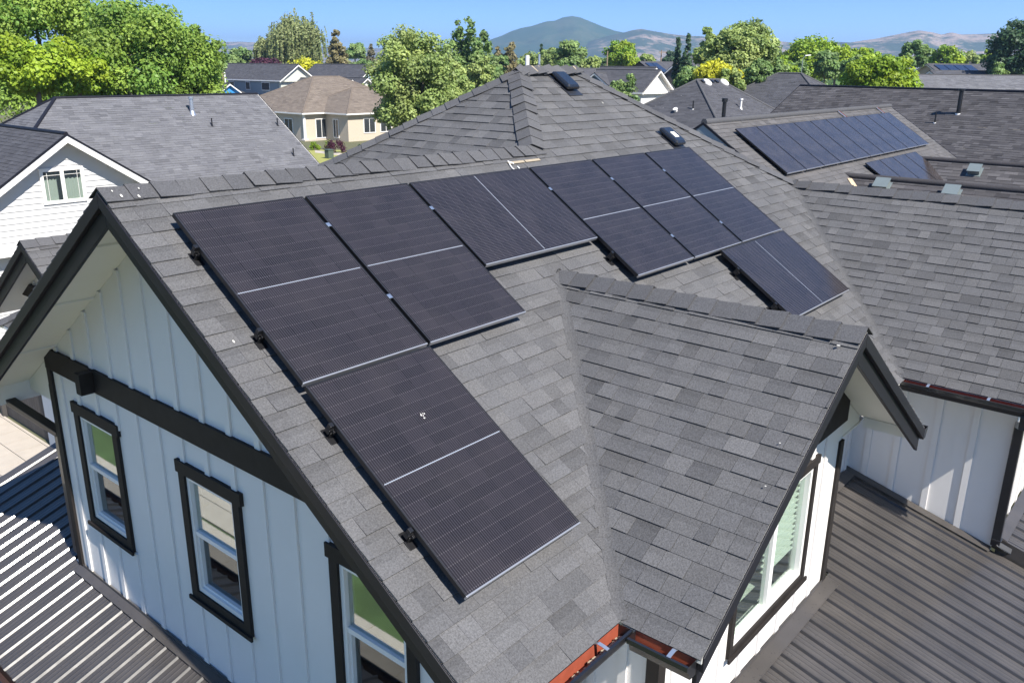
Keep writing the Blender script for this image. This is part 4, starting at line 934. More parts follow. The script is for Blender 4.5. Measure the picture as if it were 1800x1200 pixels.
mb = MB(); mb.tube([(A_[0] + .55 - 66, A_[1] + .5 - 80, 0), (A_[0] + .55 - 66, A_[1] + .5 - 80, 3.0)], .17, 10); mb.box((A_[0] + .3 - 66, A_[1] + .25 - 80, 0), (A_[0] + .8 - 66, A_[1] + .75 - 80, .25)); mb.build('porch_column', M['vinyl'], rt)
mb = MB(); mb.box((A_[0] + .2 - 66, A_[1] + .1 - 80, 0), (A_[0] + 3.2 - 66, A_[1] + 1.0 - 80, .14)); mb.build('porch_floor', M['paver'], rt)

# H: two storey blue grey house with cream gable, and its bright blue front gable
rc = root_at('house', 'two storey blue grey house with cream gable and a small bright blue front gable', 79, 118)
block(rc, (79.0 - 79, 118.3 - 118), R90, 25, 6.1, 5.87, T23, ('gable', 'gable'), 'palegreen', 'shingle_slate', seed=90, over=.45, e=.22, wins=[('W', .2, 4.45, 1.6, 1.15)])
mb = MB(); mb.box((75.88 - 79, 106.3 - 118, 0), (75.93 - 79, 130.3 - 118, 5.8)); mb.build('side_wall', M['bluegrey'], rc)
for y, w_ in ((109.5, 1.9), (114.2, 1.0), (119.0, 2.0)):
    mb = MB(); mb.box((75.80 - 79, y - w_ / 2 - .12 - 118, 4.35), (75.85 - 79, y + w_ / 2 + .12 - 118, 5.6)); o = mb.build('window', M['vinyl'], rc)
    mb = MB(); mb.box((75.77 - 79, y - w_ / 2 - 118, 4.47), (75.81 - 79, y + w_ / 2 - 118, 5.48)); mb.build('pane', M['farglass'], o)
block(rc, (70.5 - 79, 119 - 118), R90, 17, 9.6, 3.0, .5, ('hip', 'hip'), 'bluegrey', 'shingle_slate', seed=94, over=.45, e=.22)
block(rc, (67.9 - 79, 109.0 - 118), R90, 4, 4.6, 3.75, T23, ('gable', 'gable'), 'brightblue', 'shingle_slate', seed=97, over=.4, e=.22)
for i in range(6):
    y = 107 + i * 4.0; mb = MB(); mb.box((78.3 - 79, y - 118, 7.45), (78.6 - 79, y + .35 - 118, 7.68)); mb.build('roof_vent', M['blackmetal'], rc)
# I: dark roof with white gable
re_ = root_at('house', 'dark roofed house with white trimmed cream gable behind the clipped hedge', 79.6, 104)
block(re_, (0, 0), R90, 19.5, 7.0, 6.25 - T23 * 3.95, T23, ('gable', 'gable'), 'palegreen', 'shingle_slate', seed=100, over=.45, e=.22)
block(re_, (4.2, -2.2), R90, 12, 5.4, 6.4 - T23 * 3.15, T23, ('gable', 'gable'), 'palegreen', 'shingle_slate', seed=104, over=.45, e=.22)
# J: pale blue gable half hidden by the big maple
F_ = at(660, 114, 140); rf = root_at('house', 'pale blue two storey gable half hidden behind the big pale green tree', F_[0], F_[1] + 8)
block(rf, (0, 0), R90, 15, 8.0, F_[2] - T23 * 4.4, T23, ('gable', 'gable'), 'skyblue', 'shingle_slate', seed=108, over=.4, e=.25, wins=[('W', .3, 4.6, 1.0, 1.2)])
# K: little white house far left
G_ = at(426, 116.5, 165); rg = root_at('house', 'small far white house with one dark window, left of the willow', G_[0], G_[1] + 6)
block(rg, (0, 0), R90, 11, 9.5, G_[2] - .36 * 5.1, .36, ('gable', 'gable'), 'white', 'shingle_slate', seed=112, over=.35, e=.3, wins=[('W', 1.8, 4.2, 1.5, 1.0)])
# L: grey house with blue gable and white gable, right of the peak
rh = root_at('house', 'grey roofed house with slate blue gable at left and white front gable, beyond the peak', 94, 58)
block(rh, (0, 1.4), 0, 21, 9.2, 8.05 - T23 * 5.05, T23, ('gable', 'gable'), 'slateblue', 'shingle_slate', seed=116, over=.45, e=.22)
block(rh, (-8.0, -3.9), 0, 5.4, 6.2, 7.63 - T23 * 3.55, T23, ('gable', 'gable'), 'slateblue', 'shingle_slate', seed=120, over=.45, e=.22, wins=[('W', 0, 3.9, .8, 1.2)])
block(rh, (-8.2, -6.6), R90, 8.0, 6.4, 8.0 - T23 * 3.65, T23, ('gable', 'gable'), 'white', 'shingle_slate', seed=124, over=.45, e=.22)
block(rh, (-6.7, -5.6), R90, 7.0, 7.0, 8.3 - T23 * 3.95, T23, ('gable', 'gable'), 'white', 'shingle_slate', seed=125, over=.45, e=.22)
# far small gables
def far_gable(px_, py_, t, rz, W, pitch, wall, label, panels=0, L=12, rake_='vinyl', roofm='shingle_slate'):
    q = at(px_, py_, t); c, s = math.cos(rz), math.sin(rz); r = root_at('house', label, q[0] + c * L / 2, q[1] + s * L / 2, rz=rz)
    ro, sl, zr = block(r, (0, 0), 0, L, W, q[2] - pitch * (W / 2 + .4), pitch, ('gable', 'gable'), wall, roofm, seed=int(px_), over=.4, e=.3, rake_m=rake_)
    for i in range(panels):
        u = -L / 2 + .6 + i * 2.1; mb = MB(); mb.obox(sl.p3(u, -.5, .1), (1.9, 0, 0), np.array([0, -3.0 * sl.c, -3.0 * sl.sn]), sl.n * .05)
        o = mb.build('solar_panel', M['farpanel'], r)
    return r
M['farpanel'] = plain('distant_solar_panel', (.015, .022, .05), .2, noise=.1)
far_gable(1126, 108.5, 150, 0.0, 8, .6, 'brownwall', 'small dark gabled house with one blue solar panel on its roof, beyond the poles', 2, 12, 'trim_black')
far_gable(1204, 98, 118, 0.0, 9, .8, 'brownwall', 'dark steep roof with pale barge board beside the two pointed conifers', 0, 12, 'vinyl')
far_gable(1632, 112.5, 140, -.5, 9, .5, 'cream', 'distant house with a row of blue solar panels, right of the lime tree', 4, 11)
far_gable(1745, 108, 150, R90, 6, .9, 'cream', 'distant peach coloured gable beside the dark trees at far right', 0, 8)
far_gable(1640, 124.5, 108, -.75, 9, .4, 'white', 'low dark roof with small vents just above the pale grey roof', 0, 14)
# ---------------------------------------------------------------- trees and shrubs
def leaf_mat(name, a, b, trans=.32):
    m = bpy.data.materials.new(name); m.use_nodes = True; n = m.node_tree; n.nodes.clear()
    o = nd(n, 'ShaderNodeOutputMaterial'); d = nd(n, 'ShaderNodeBsdfPrincipled', Roughness=.5); d.inputs['Specular IOR Level'].default_value = .3
    t = nd(n, 'ShaderNodeBsdfTranslucent'); v = nd(n, 'ShaderNodeVertexColor', layer_name='tone'); s = nd(n, 'ShaderNodeSeparateColor'); n.links.new(v.outputs['Color'], s.inputs[0])
    c = mixc(n, s.outputs[1], a, b); c = mixc(n, 1.0, c, nd_gray(n, s.outputs[0]), 'MULTIPLY')
    n.links.new(c, d.inputs['Base Color']); n.links.new(mixc(n, 1.0, c, (1.25, 1.2, .7), 'MULTIPLY'), t.inputs['Color'])
    mx = nd(n, 'ShaderNodeMixShader'); mx.inputs[0].default_value = trans; n.links.new(d.outputs[0], mx.inputs[1]); n.links.new(t.outputs[0], mx.inputs[2]); n.links.new(mx.outputs[0], o.inputs['Surface'])
    return m
LM = {'maple': leaf_mat('maple_leaves', (0.119, 0.227, 0.039), (0.275, 0.379, 0.066)), 'lime': leaf_mat('lime_green_leaves', (0.141, 0.263, 0.025), (0.317, 0.409, 0.030)),
      'pale': leaf_mat('pale_green_leaves', (0.194, 0.278, 0.081), (0.367, 0.431, 0.143)), 'mid': leaf_mat('mid_green_leaves', (0.114, 0.206, 0.064), (0.238, 0.326, 0.107)),
      'dark': leaf_mat('dark_green_leaves', (0.042, 0.091, 0.048), (0.093, 0.158, 0.072)), 'gold': leaf_mat('golden_leaves', (0.373, 0.383, 0.030), (0.595, 0.583, 0.035)),
      'willow': leaf_mat('willow_leaves', (0.169, 0.216, 0.083), (0.323, 0.350, 0.157)), 'greyneedle': leaf_mat('grey_needles', (0.144, 0.141, 0.092), (0.237, 0.216, 0.150)),
      'purple': leaf_mat('purple_leaves', (0.051, 0.017, 0.034), (0.110, 0.033, 0.060)), 'brownneedle': leaf_mat('brownish_needles', (0.152, 0.141, 0.065), (0.272, 0.232, 0.107))}
M['bark'] = plain('grey_brown_bark', (.17, .13, .10), .9, noise=.35, scale=3.0, bump=.4)
M['paleb'] = plain('pale_dead_wood', (.42, .36, .29), .85, noise=.25, scale=3.0)
def leaf_mesh(name, P, N, size, tone, g, rng, aspect=.62):
    """one quad leaf per row of P, facing N"""
    n = len(P); r = rng.normal(size=(n, 3)); a = np.cross(N, r); a /= np.linalg.norm(a, axis=1)[:, None] + 1e-9; b = np.cross(N, a); b /= np.linalg.norm(b, axis=1)[:, None] + 1e-9
    s = size * rng.uniform(.6, 1.35, n)[:, None]; a = a * s * .5; b = b * s * .5 * aspect
    V = np.stack([P - a, P - b * 1.0 + a * .1, P + a, P + b + a * .1], 1).reshape(-1, 3)
    me = bpy.data.meshes.new(name); me.vertices.add(4 * n); me.vertices.foreach_set('co', V.astype(np.float32).ravel())
    me.loops.add(4 * n); me.loops.foreach_set('vertex_index', np.arange(4 * n, dtype=np.int32)); me.polygons.add(n); me.polygons.foreach_set('loop_start', np.arange(0, 4 * n, 4, dtype=np.int32)); me.polygons.foreach_set('loop_total', np.full(n, 4, np.int32))
    ca = me.color_attributes.new('tone', 'FLOAT_COLOR', 'CORNER'); col = np.ones((n, 4, 4), np.float32); col[:, :, 0] = tone[:, None]; col[:, :, 1] = g[:, None]; ca.data.foreach_set('color', col.ravel())
    me.update(); me.validate(); return me
def clumps(kind, h, w, n, rng, base, k=1.0):
    """clump centres and radii of a crown standing on z=base, height h, width w"""
    R = w / 2; C_ = []; r_ = []
    if kind == 'round':
        for i in range(n):
            d = rng.normal(size=3); d /= np.linalg.norm(d); q = rng.uniform(.35, .92) ** .6; f = .80 + .30 * rng.random()
            if d[2] < -.55: d[2] *= .6
            C_.append([d[0] * R * q * f, d[1] * R * q * f, base + h / 2 + d[2] * h / 2 * q * f]); r_.append(R * k * rng.uniform(.22, .40))
    elif kind == 'dome':
        for i in range(n):
            d = rng.normal(size=3); d[2] = abs(d[2]) * 1.0 - .25; d /= np.linalg.norm(d); q = rng.uniform(.55, .95); C_.append([d[0] * R * q, d[1] * R * q, base + h * .25 + d[2] * h * .72 * q]); r_.append(R * rng.uniform(.24, .40))
    elif kind == 'poplar':
        for i in range(n):
            t = rng.random(); a = rng.uniform(0, 6.283); prof = (min(1, t * 4) * (1 - t) ** .55) + .08; q = R * prof * rng.uniform(.4, 1.0); C_.append([q * math.cos(a), q * math.sin(a), base + h * t]); r_.append(max(.3, R * .46 * rng.uniform(.6, 1.1) * (1.15 - t * .6)))
    elif kind == 'cone':
        for i in range(n):
            t = rng.random() ** 1.3; a = rng.uniform(0, 6.283); q = R * (1 - t) * rng.uniform(.55, 1.0); C_.append([q * math.cos(a), q * math.sin(a), base + h * t]); r_.append(max(.22, R * .42 * (1.1 - t)))
    elif kind == 'multi':                                   # several upright leaders
        k = max(3, n // 14); tops = [(rng.uniform(-.75, .75) * R, rng.uniform(-.75, .75) * R, rng.uniform(.62, 1.0)) for _ in range(k)]; tops[0] = (0, 0, 1.0)
        for i in range(n):
            x, y, ht = tops[i % k]; t = rng.random(); s = (1 - t) ** .6 * .34 * R + .05 * R; a = rng.uniform(0, 6.283); C_.append([x * (.5 + .5 * t) + s * math.cos(a), y * (.5 + .5 * t) + s * math.sin(a), base + h * ht * t]); r_.append(R * .34 * rng.uniform(.6, 1.2) * (1.15 - .6 * t))
    return np.array(C_), np.array(r_)
TREES = []
def tree(name, label, px_, top, bot_px, wpx, t, kind, mat, cat='tree', group='trees around the houses', nl=9000, leaf=.24, n=46, seed=1, trunk_px=None, base_frac=None, bark='bark', gapk=1.0):
    """tree whose crown spans photo rows top..bot_px and wpx columns at t metres"""
    rng = np.random.default_rng(seed); m = t / FOC; tp = at(px_, top, t); n = int(n * 1.5); wpx *= 1.12; z_top = tp[2]; w = wpx * m
    zb = max(.2, CAM_P[2] - (bot_px + 12 - 125) * m * 1.04) if base_frac is None else max(.3, base_frac * z_top)
    x0, y0 = tp[0], tp[1]; root = empty(name, (x0, y0, 0)); tag(root, label, cat, group); h = z_top - zb
    tk = MB(); rt = max(.06, min(.35, w * .035)); 
    if kind == 'willow':
        C_, r_ = clumps('round', h * .55, w * .8, n, rng, zb + h * .42); m_ = int(nl * .25); 
    else: C_, r_ = clumps(kind, h, w, n, rng, zb, gapk); m_ = nl
    tops = C_[rng.permutation(len(C_))[:10]]
    if kind in ('cone', 'poplar'): tk.tube([(0, 0, -.1), (0, 0, zb + h * .5), (0, 0, zb + h * .92)], [rt, rt * .6, rt * .12], 7)
    else:
        fork = zb + h * .22; tk.tube([(0, 0, -.1), (rt * .4, 0, fork * .55), (0, rt * .3, fork)], [rt * 1.25, rt, rt * .8], 8)
        for q in tops:
            md = np.array([q[0] * .45, q[1] * .45, fork + (q[2] - fork) * .5]); tk.tube([(0, 0, fork - .1), md, q], [rt * .55, rt * .35, rt * .1], 6)
    tk.build('trunk', M[bark], root)
    def cloud(C_, r_, k):
        p = r_ ** 2; idx = rng.choice(len(C_), k, p=p / p.sum()); d = rng.normal(size=(k, 3)); d /= np.linalg.norm(d, axis=1)[:, None]
        q = rng.random(k) ** .45; P = C_[idx] + d * (r_[idx] * q)[:, None] * np.array([1, 1, .82]); N = d * .75 + rng.normal(size=(k, 3)) * .5 + np.array([-.05, -.18, .42]); N /= np.linalg.norm(N, axis=1)[:, None]
        ct = rng.uniform(.78, 1.18, len(C_)); cg = rng.uniform(.1, .9, len(C_)); return P, N, ct[idx] * rng.uniform(.88, 1.12, k), np.clip(cg[idx] + rng.normal(0, .12, k), 0, 1)
    P, N, T_, G_ = cloud(C_, r_, m_)
    if kind == 'willow':
        k = nl - m_; per = 26; ns = k // per; si = rng.choice(len(C_), ns); st = C_[si] + rng.normal(size=(ns, 3)) * r_[si][:, None] * .6; ln = rng.uniform(.25, .62, ns) * h; tt = np.linspace(0, 1, per)
        S = st[:, None, :] + np.stack([np.zeros((ns, per)), np.zeros((ns, per)), -tt[None, :] * ln[:, None]], 2) + rng.normal(0, .07, (ns, per, 3)) + (st * np.array([1, 1, 0]))[:, None, :] * (tt ** .6 * .10)[None, :, None]
        S = S.reshape(-1, 3); S = S[S[:, 2] > .5]; N2 = rng.normal(size=(len(S), 3)) * np.array([1, 1, .25]); N2 /= np.linalg.norm(N2, axis=1)[:, None]
        tn = np.repeat(rng.uniform(.7, 1.25, ns), per)[:len(S)] * rng.uniform(.85, 1.15, len(S)); P = np.vstack([P, S]); N = np.vstack([N, N2]); T_ = np.concatenate([T_, tn]); G_ = np.concatenate([G_, rng.random(len(S))])
    me = leaf_mesh('crown', P, N, leaf, T_, G_, rng, .5 if kind == 'willow' else .68); me.materials.append(LM[mat]); o = bpy.data.objects.new('crown', me); COL.objects.link(o); o.parent = root
    return root
tree('maple_tree', 'tallest dark maple at the far left edge, its top out of the picture', 52, -85, 190, 260, 50, 'round', 'maple', nl=52000, leaf=.21, n=62, seed=2, base_frac=.22, gapk=.86)
tree('maple_tree', 'big bright green maple on the left with a forked pale trunk showing', 236, -20, 170, 245, 47, 'round', 'maple', nl=60000, leaf=.20, n=66, seed=3, base_frac=.20, bark='paleb', gapk=.84)
tree('maple_tree', 'yellow green maple low at the far left, in front of the tall dark one', 52, 66, 180, 150, 42, 'round', 'lime', nl=26000, leaf=.19, n=40, seed=4, gapk=.9)
tree('maple_tree', 'smaller green tree at the right side of the bright maple', 340, 50, 160, 62, 50, 'poplar', 'maple', nl=9000, leaf=.26, n=36, seed=5)
tree('maple_tree', 'yellow green bushy tree between the two big maples on the left', 128, 80, 175, 120, 44, 'round', 'lime', nl=20000, leaf=.19, n=36, seed=51, gapk=.9)
tree('leafy_tree', 'dark tree at the right end of the left hand maples', 372, 68, 150, 40, 70, 'round', 'mid', nl=5000, leaf=.3, n=26, seed=6)
tree('willow_tree', 'wide weeping willow with hanging strands behind the two storey house', 520, 30, 140, 112, 165, 'willow', 'willow', nl=26000, leaf=.55, n=44, seed=7)
tree('willow_tree', 'smaller ragged willow with bare pale branches, left of the wide willow', 462, 66, 135, 46, 170, 'willow', 'willow', nl=8000, leaf=.55, n=22, seed=8, bark='paleb')
tree('leafy_tree', 'round olive green tree above the small far white house', 420, 82, 125, 42, 180, 'round', 'mid', nl=5000, leaf=.6, n=26, seed=9)
tree('pine_tree', 'shaggy grey brown pine right of the wide willow', 592, 52, 140, 48, 150, 'multi', 'brownneedle', nl=9000, leaf=.5, n=48, seed=10)
tree('leafy_tree', 'small deep green tree on the skyline right of the grey brown pine', 623, 76, 110, 36, 190, 'round', 'mid', nl=4500, leaf=.6, n=24, seed=11)
tree('conifer_tree', 'spiky grey conifer on the skyline left of the big pale green tree', 652, 76, 125, 26, 170, 'cone', 'greyneedle', nl=3500, leaf=.6, n=40, seed=12)
tree('leafy_tree', 'low olive tree beneath the spiky grey conifer', 640, 104, 135, 52, 155, 'dome', 'mid', nl=3500, leaf=.5, n=26, seed=13)
tree('leafy_tree', 'big pale green tree standing between the bungalow and the peak', 728, 40, 200, 150, 64, 'round', 'pale', nl=44000, leaf=.24, n=76, seed=14, base_frac=.10, gapk=.85)
tree('leafy_tree', 'pale green side crown to the right of the big pale green tree', 788, 98, 190, 62, 66, 'round', 'pale', nl=12000, leaf=.24, n=30, seed=15, gapk=.8)
tree('poplar_tree', 'tall dark green tree with upright tops, right of the big pale one', 826, 36, 150, 76, 92, 'multi', 'mid', nl=15000, leaf=.34, n=74, seed=16)
tree('leafy_tree', 'olive green tree leaning out below the upright dark tree', 848, 92, 170, 52, 88, 'dome', 'pale', nl=5000, leaf=.34, n=28, seed=17)
tree('conifer_tree', 'grey brown spindly conifers left of the roof peak', 898, 76, 125, 44, 150, 'multi', 'brownneedle', nl=5500, leaf=.45, n=44, seed=18)
tree('leafy_tree', 'small bright green tree between the upright dark tree and spindly conifers', 876, 95, 130, 30, 120, 'round', 'mid', nl=3000, leaf=.4, n=20, seed=19)
tree('conifer_tree', 'small dark conifer on the skyline just behind the peak', 952, 78, 112, 14, 200, 'cone', 'dark', nl=1800, leaf=.6, n=24, seed=20)
tree('leafy_tree', 'low light green tree behind the left side of the peak', 936, 92, 120, 44, 170, 'round', 'pale', nl=3500, leaf=.5, n=22, seed=21)
tree('leafy_tree', 'low light green tree behind the peak, right of the dark conifer', 972, 86, 120, 40, 170, 'round', 'pale', nl=3500, leaf=.5, n=22, seed=22)
tree('leafy_tree', 'upright olive green tree rising right behind the peak', 1004, 66, 135, 50, 130, 'round', 'mid', nl=7500, leaf=.42, n=44, seed=23)
tree('leafy_tree', 'loose yellow green tree just right of the olive tree at the peak', 1034, 92, 140, 40, 120, 'round', 'pale', nl=3500, leaf=.4, n=24, seed=24)
tree('leafy_tree', 'light green upright tree below the mountain, between the two poles', 1096, 71, 125, 52, 150, 'round', 'lime', nl=6500, leaf=.46, n=40, seed=25)
tree('leafy_tree', 'small round light green tree left of the crossarm pole', 1138, 94, 120, 28, 170, 'round', 'pale', nl=2500, leaf=.5, n=18, seed=26)
tree('leafy_tree', 'hazy blue green tree on the skyline right of the crossarm pole', 1176, 92, 115, 26, 230, 'round', 'dark', nl=2200, leaf=.7, n=16, seed=27)
tree('conifer_tree', 'left one of the two pointed dark conifers', 1193, 68, 130, 18, 110, 'cone', 'dark', nl=4000, leaf=.36, n=46, seed=28)
tree('conifer_tree', 'right and taller one of the two pointed dark conifers', 1211, 61, 135, 26, 108, 'cone', 'dark', nl=5500, leaf=.36, n=54, seed=29)
tree('leafy_tree', 'narrow green tree at the left shoulder of the great green tree', 1250, 50, 150, 46, 84, 'round', 'pale', nl=8000, leaf=.32, n=44, seed=30)
tree('leafy_tree', 'great green tree, tallest right of the peak', 1308, 28, 175, 104, 78, 'round', 'pale', gapk=.85, nl=42000, leaf=.27, n=86, seed=31)
tree('leafy_tree', 'darker green lower crown at the right foot of the great green tree', 1352, 82, 165, 56, 80, 'round', 'mid', nl=7000, leaf=.32, n=34, seed=32)
tree('leafy_tree', 'golden yellow bush tree behind the skylight house', 1262, 110, 150, 74, 74, 'dome', 'gold', nl=9000, leaf=.28, n=40, seed=33)
tree('leafy_tree', 'green rounded bush tree left of the golden one', 1216, 112, 150, 50, 76, 'dome', 'mid', nl=7000, leaf=.28, n=34, seed=34)
tree('leafy_tree', 'small lime green tree hugging the great green tree', 1372, 92, 150, 42, 90, 'round', 'lime', nl=4500, leaf=.34, n=26, seed=35)
tree('locust_tree', 'broad lime yellow dome tree on the right skyline', 1432, 71, 140, 100, 125, 'round', 'lime', nl=14000, leaf=.42, n=52, seed=36)
tree('leafy_tree', 'dark green tree in front of the broad lime dome', 1402, 98, 150, 42, 100, 'round', 'mid', nl=4500, leaf=.36, n=26, seed=37)
tree('locust_tree', 'lime tree with feathery top right of the broad dome', 1476, 70, 140, 60, 110, 'round', 'lime', nl=7000, leaf=.38, n=44, seed=38)
tree('leafy_tree', 'yellow green tree on the skyline behind the near lime tree', 1512, 82, 130, 40, 120, 'round', 'lime', nl=4500, leaf=.4, n=26, seed=39)
tree('locust_tree', 'near bushy lime green tree in front of the pale grey roof', 1556, 92, 175, 106, 62, 'round', 'lime', gapk=.9, nl=26000, leaf=.24, n=56, seed=40)
tree('poplar_tree', 'dark green upright tree standing against the right mountains', 1612, 66, 122, 42, 140, 'round', 'mid', nl=6500, leaf=.44, n=40, seed=41)
tree('leafy_tree', 'wide lime tree right of the dark upright tree', 1668, 82, 122, 56, 150, 'round', 'lime', nl=6000, leaf=.46, n=32, seed=42)
tree('leafy_tree', 'yellowish thin tree beside the wide lime tree at right', 1704, 92, 125, 36, 150, 'round', 'pale', nl=3200, leaf=.46, n=20, seed=43)
tree('leafy_tree', 'small light green trees beside the peach gable', 1736, 88, 118, 26, 160, 'round', 'lime', nl=2200, leaf=.5, n=16, seed=44)
tree('conifer_tree', 'big dark tree at the far right edge', 1795, 34, 150, 84, 105, 'round', 'dark', nl=16000, leaf=.36, n=70, seed=45)
tree('leafy_tree', 'small green tree in front of the big dark one at far right', 1758, 110, 140, 26, 100, 'round', 'mid', nl=2600, leaf=.34, n=18, seed=46)
tree('leafy_tree', 'thin airy young tree in front of the white front gable', 1108, 132, 175, 50, 88, 'multi', 'mid', nl=3600, leaf=.32, n=36, seed=47)
tree('plum_tree', 'dark purple leaved tree behind the two storey house', 468, 104, 135, 62, 158, 'dome', 'purple', nl=5000, leaf=.5, n=30, seed=48)
tree('leafy_tree', 'golden shrub tree beside the cream gable', 535, 107, 140, 76, 154, 'dome', 'gold', nl=7000, leaf=.45, n=36, seed=49)
tree('leafy_tree', 'green trees low behind the brown pole at left', 398, 92, 140, 40, 150, 'round', 'mid', nl=4000, leaf=.5, n=24, seed=50)
for px_, tp_, bt, w_, t_, kd, mt, lab in ((1395, 84, 130, 44, 130, 'round', 'mid', 'green tree on the skyline between the great tree and the lime dome'), (1456, 84, 140, 40, 100, 'round', 'mid', 'mid green crown below the feathery lime tree'), (1385, 108, 160, 50, 88, 'dome', 'lime', 'low lime crown beside the hip roof behind the skylight house'),
        (1500, 100, 135, 36, 95, 'round', 'mid', 'shaded green crown left of the near lime tree'), (1530, 88, 128, 44, 135, 'round', 'lime', 'yellow crown directly behind the near lime tree'), (1640, 98, 122, 30, 170, 'round', 'mid', 'small green crown left of the wide lime tree'),
        (1336, 100, 170, 50, 74, 'round', 'mid', 'rounded green crown low in front of the great tree'), (1290, 118, 170, 40, 72, 'round', 'pale', 'pale crown low between golden bush and great tree'), (1062, 100, 128, 30, 190, 'round', 'mid', 'hazy green crown near the white sleeved pole'), (1120, 100, 124, 26, 200, 'round', 'lime', 'light crown left of the small dark gable'),
        (1228, 86, 130, 26, 120, 'round', 'mid', 'green crown between the pointed conifers and the shoulder tree'), (862, 104, 150, 40, 110, 'round', 'mid', 'green crown low at the foot of the upright dark tree'), (690, 92, 150, 46, 110, 'round', 'mid', 'shaded crown behind the left edge of the big pale tree'), (606, 98, 138, 36, 160, 'round', 'willow', 'olive crown right below the grey brown pine')):
    tree('leafy_tree', lab, px_, tp_, bt, w_, t_, kd, mt, nl=4200, leaf=.0038 * t_ if t_ < 130 else .46, n=24, seed=int(px_))
def shrub(label, x, y, h, w, mat, seed, nl=1500, leaf=.14, kind='dome', name='shrub', group='shrubs in the gardens', cat='shrub'):
    rng = np.random.default_rng(seed); r = empty(name, (x, y, 0)); tag(r, label, cat, group); C_, r_ = clumps(kind, h, w, 18, rng, .05)
    p = rng.choice(len(C_), nl); d = rng.normal(size=(nl, 3)); d /= np.linalg.norm(d, axis=1)[:, None]; P = C_[p] + d * r_[p][:, None] * (rng.random(nl) ** .4)[:, None]; N = d + rng.normal(size=(nl, 3)) * .5; N /= np.linalg.norm(N, axis=1)[:, None]
    me = leaf_mesh('foliage', P, N, leaf, rng.uniform(.75, 1.2, nl), rng.random(nl), rng); me.materials.append(LM[mat]); o = bpy.data.objects.new('foliage', me); COL.objects.link(o); o.parent = r
    mb = MB(); mb.tube([(0, 0, -.05), (0, 0, h * .6)], [.05, .02], 5); mb.build('stem', M['bark'], r)
hedge = None
for i in range(13):
    q = at(572 + i * 6.6, 155, 117); shrub('clipped yellow green arborvitae in the hedge row behind the tan roof', q[0], q[1], q[2] + .1, 1.0, 'lime', 60, 900, .2, 'poplar', 'hedge_shrub', 'arborvitae hedge row', 'hedge shrub') if hedge is None else None
    if hedge is None: hedge = [o for o in COL.objects if o.name.startswith('hedge_shrub')][0]
    else:
        c = copy_tree(hedge); c.location = (q[0], q[1], 0); c.rotation_euler = (0, 0, i * 1.3); c.scale = (1, 1, 1 + .06 * math.sin(i * 2.1))
for px_, d_, lab, h, w, mt in ((582, 87, 'dark red barberry bush in front of the bungalow', 1.3, 2.1, 'purple'), (570, 91, 'small green bush beside the bungalow porch', .9, 1.0, 'pale'), (628, 84, 'dark green bush at the bungalow corner', 1.2, 1.3, 'dark'), (545, 90, 'yellow green bush left of the bungalow path', .8, 1.0, 'lime'), (650, 82, 'dark shrub under the bungalow windows', 1.5, 2.0, 'dark')):
    q = flat_at(px_, d_); shrub(lab, q[0], q[1], h, w, mt, int(px_))

# ---------------------------------------------------------------- poles and lamp
def upole(px_, top, t, label, arm=False, r=.13, lower=None, name='utility_pole'):
    q = at(px_, top, t); o = empty(name, (q[0], q[1], 0)); tag(o, label, 'utility pole', None); mb = MB(); mb.tube([(0, 0, 0), (0, 0, q[2])], [r * 1.2, r * .8], 8); mb.build('pole', M['pole'], o)
    if arm:
        mb = MB(); mb.box((-.7, -.7, q[2] - .5), (.7, -.55, q[2] - .35)); a = mb.build('crossarm', M['pole'], o); a.rotation_euler = (0, 0, -.7)
    if lower: mb = MB(); mb.tube([(0, 0, .5), (0, 0, lower)], r * 1.35, 8); mb.build('sleeve', M['vinyl'], o)
upole(1068, 90, 140, 'weathered utility pole with white lower sleeve, left of the light green tree', lower=8.2)
upole(1163, 88, 160, 'utility pole with a crossarm, in front of the mountains', True)
upole(390, 112, 130, 'brown broken off pole standing by the left hand trees', r=.22)
upole(394, 121, 128, 'pale thin pole beside the brown broken off pole', r=.08, lower=7.5)
q = at(1412, 98, 92); o = empty('street_lamp', (q[0], q[1], 0)); tag(o, 'pale street lamp with curved arm among the lime trees', 'street lamp'); mb = MB(); mb.tube([(0, 0, 0), (0, 0, q[2] - .3), (.2, -.2, q[2])], .04, 7); mb.build('pole', M['galv_dull'], o); mb = MB(); mb.obox((.1, -.2, q[2] - .04), (.5, -.4, .06), (.1, .12, 0), (0, 0, .09)); mb.build('lamp_head', M['vinyl'], o)
q = flat_at(570.5, 82); o = empty('utility_box', (q[0], q[1], 0)); tag(o, 'small green utility box on the bungalow lawn', 'utility box'); mb = MB(); mb.box((-.3, -.3, 0), (.3, .3, .75)); mb.build('cabinet', M['boxgreen'], o, bevel=.04); mb = MB(); mb.box((-.34, -.34, .76), (.34, .34, .83)); mb.build('lid', M['boxgreen'], o)

# ---------------------------------------------------------------- ground, paths, fence
def ground_mat():
    m, n, b = new_mat('neighbourhood_ground'); b.inputs['Roughness'].default_value = .95; b.inputs['Specular IOR Level'].default_value = .1; t = nd(n, 'ShaderNodeTexCoord')
    z = nd(n, 'ShaderNodeTexNoise', Scale=.05, Detail=6.0); n.links.new(t.outputs['Object'], z.inputs['Vector']); z2 = nd(n, 'ShaderNodeTexNoise', Scale=3.0, Detail=5.0); n.links.new(t.outputs['Object'], z2.inputs['Vector'])
    c = mixc(n, z.outputs['Fac'], (.10, .11, .055), (.17, .155, .105)); c = mixc(n, mathn(n, 'MULTIPLY', z2.outputs['Fac'], .5), c, (.085, .09, .045)); n.links.new(c, b.inputs['Base Color']); return m
M['lawnfar'] = ground_mat()
M['lawn'] = plain('mown_lawn', (.060, .098, .030), .95, noise=.75, scale=1.6, bump=.3)
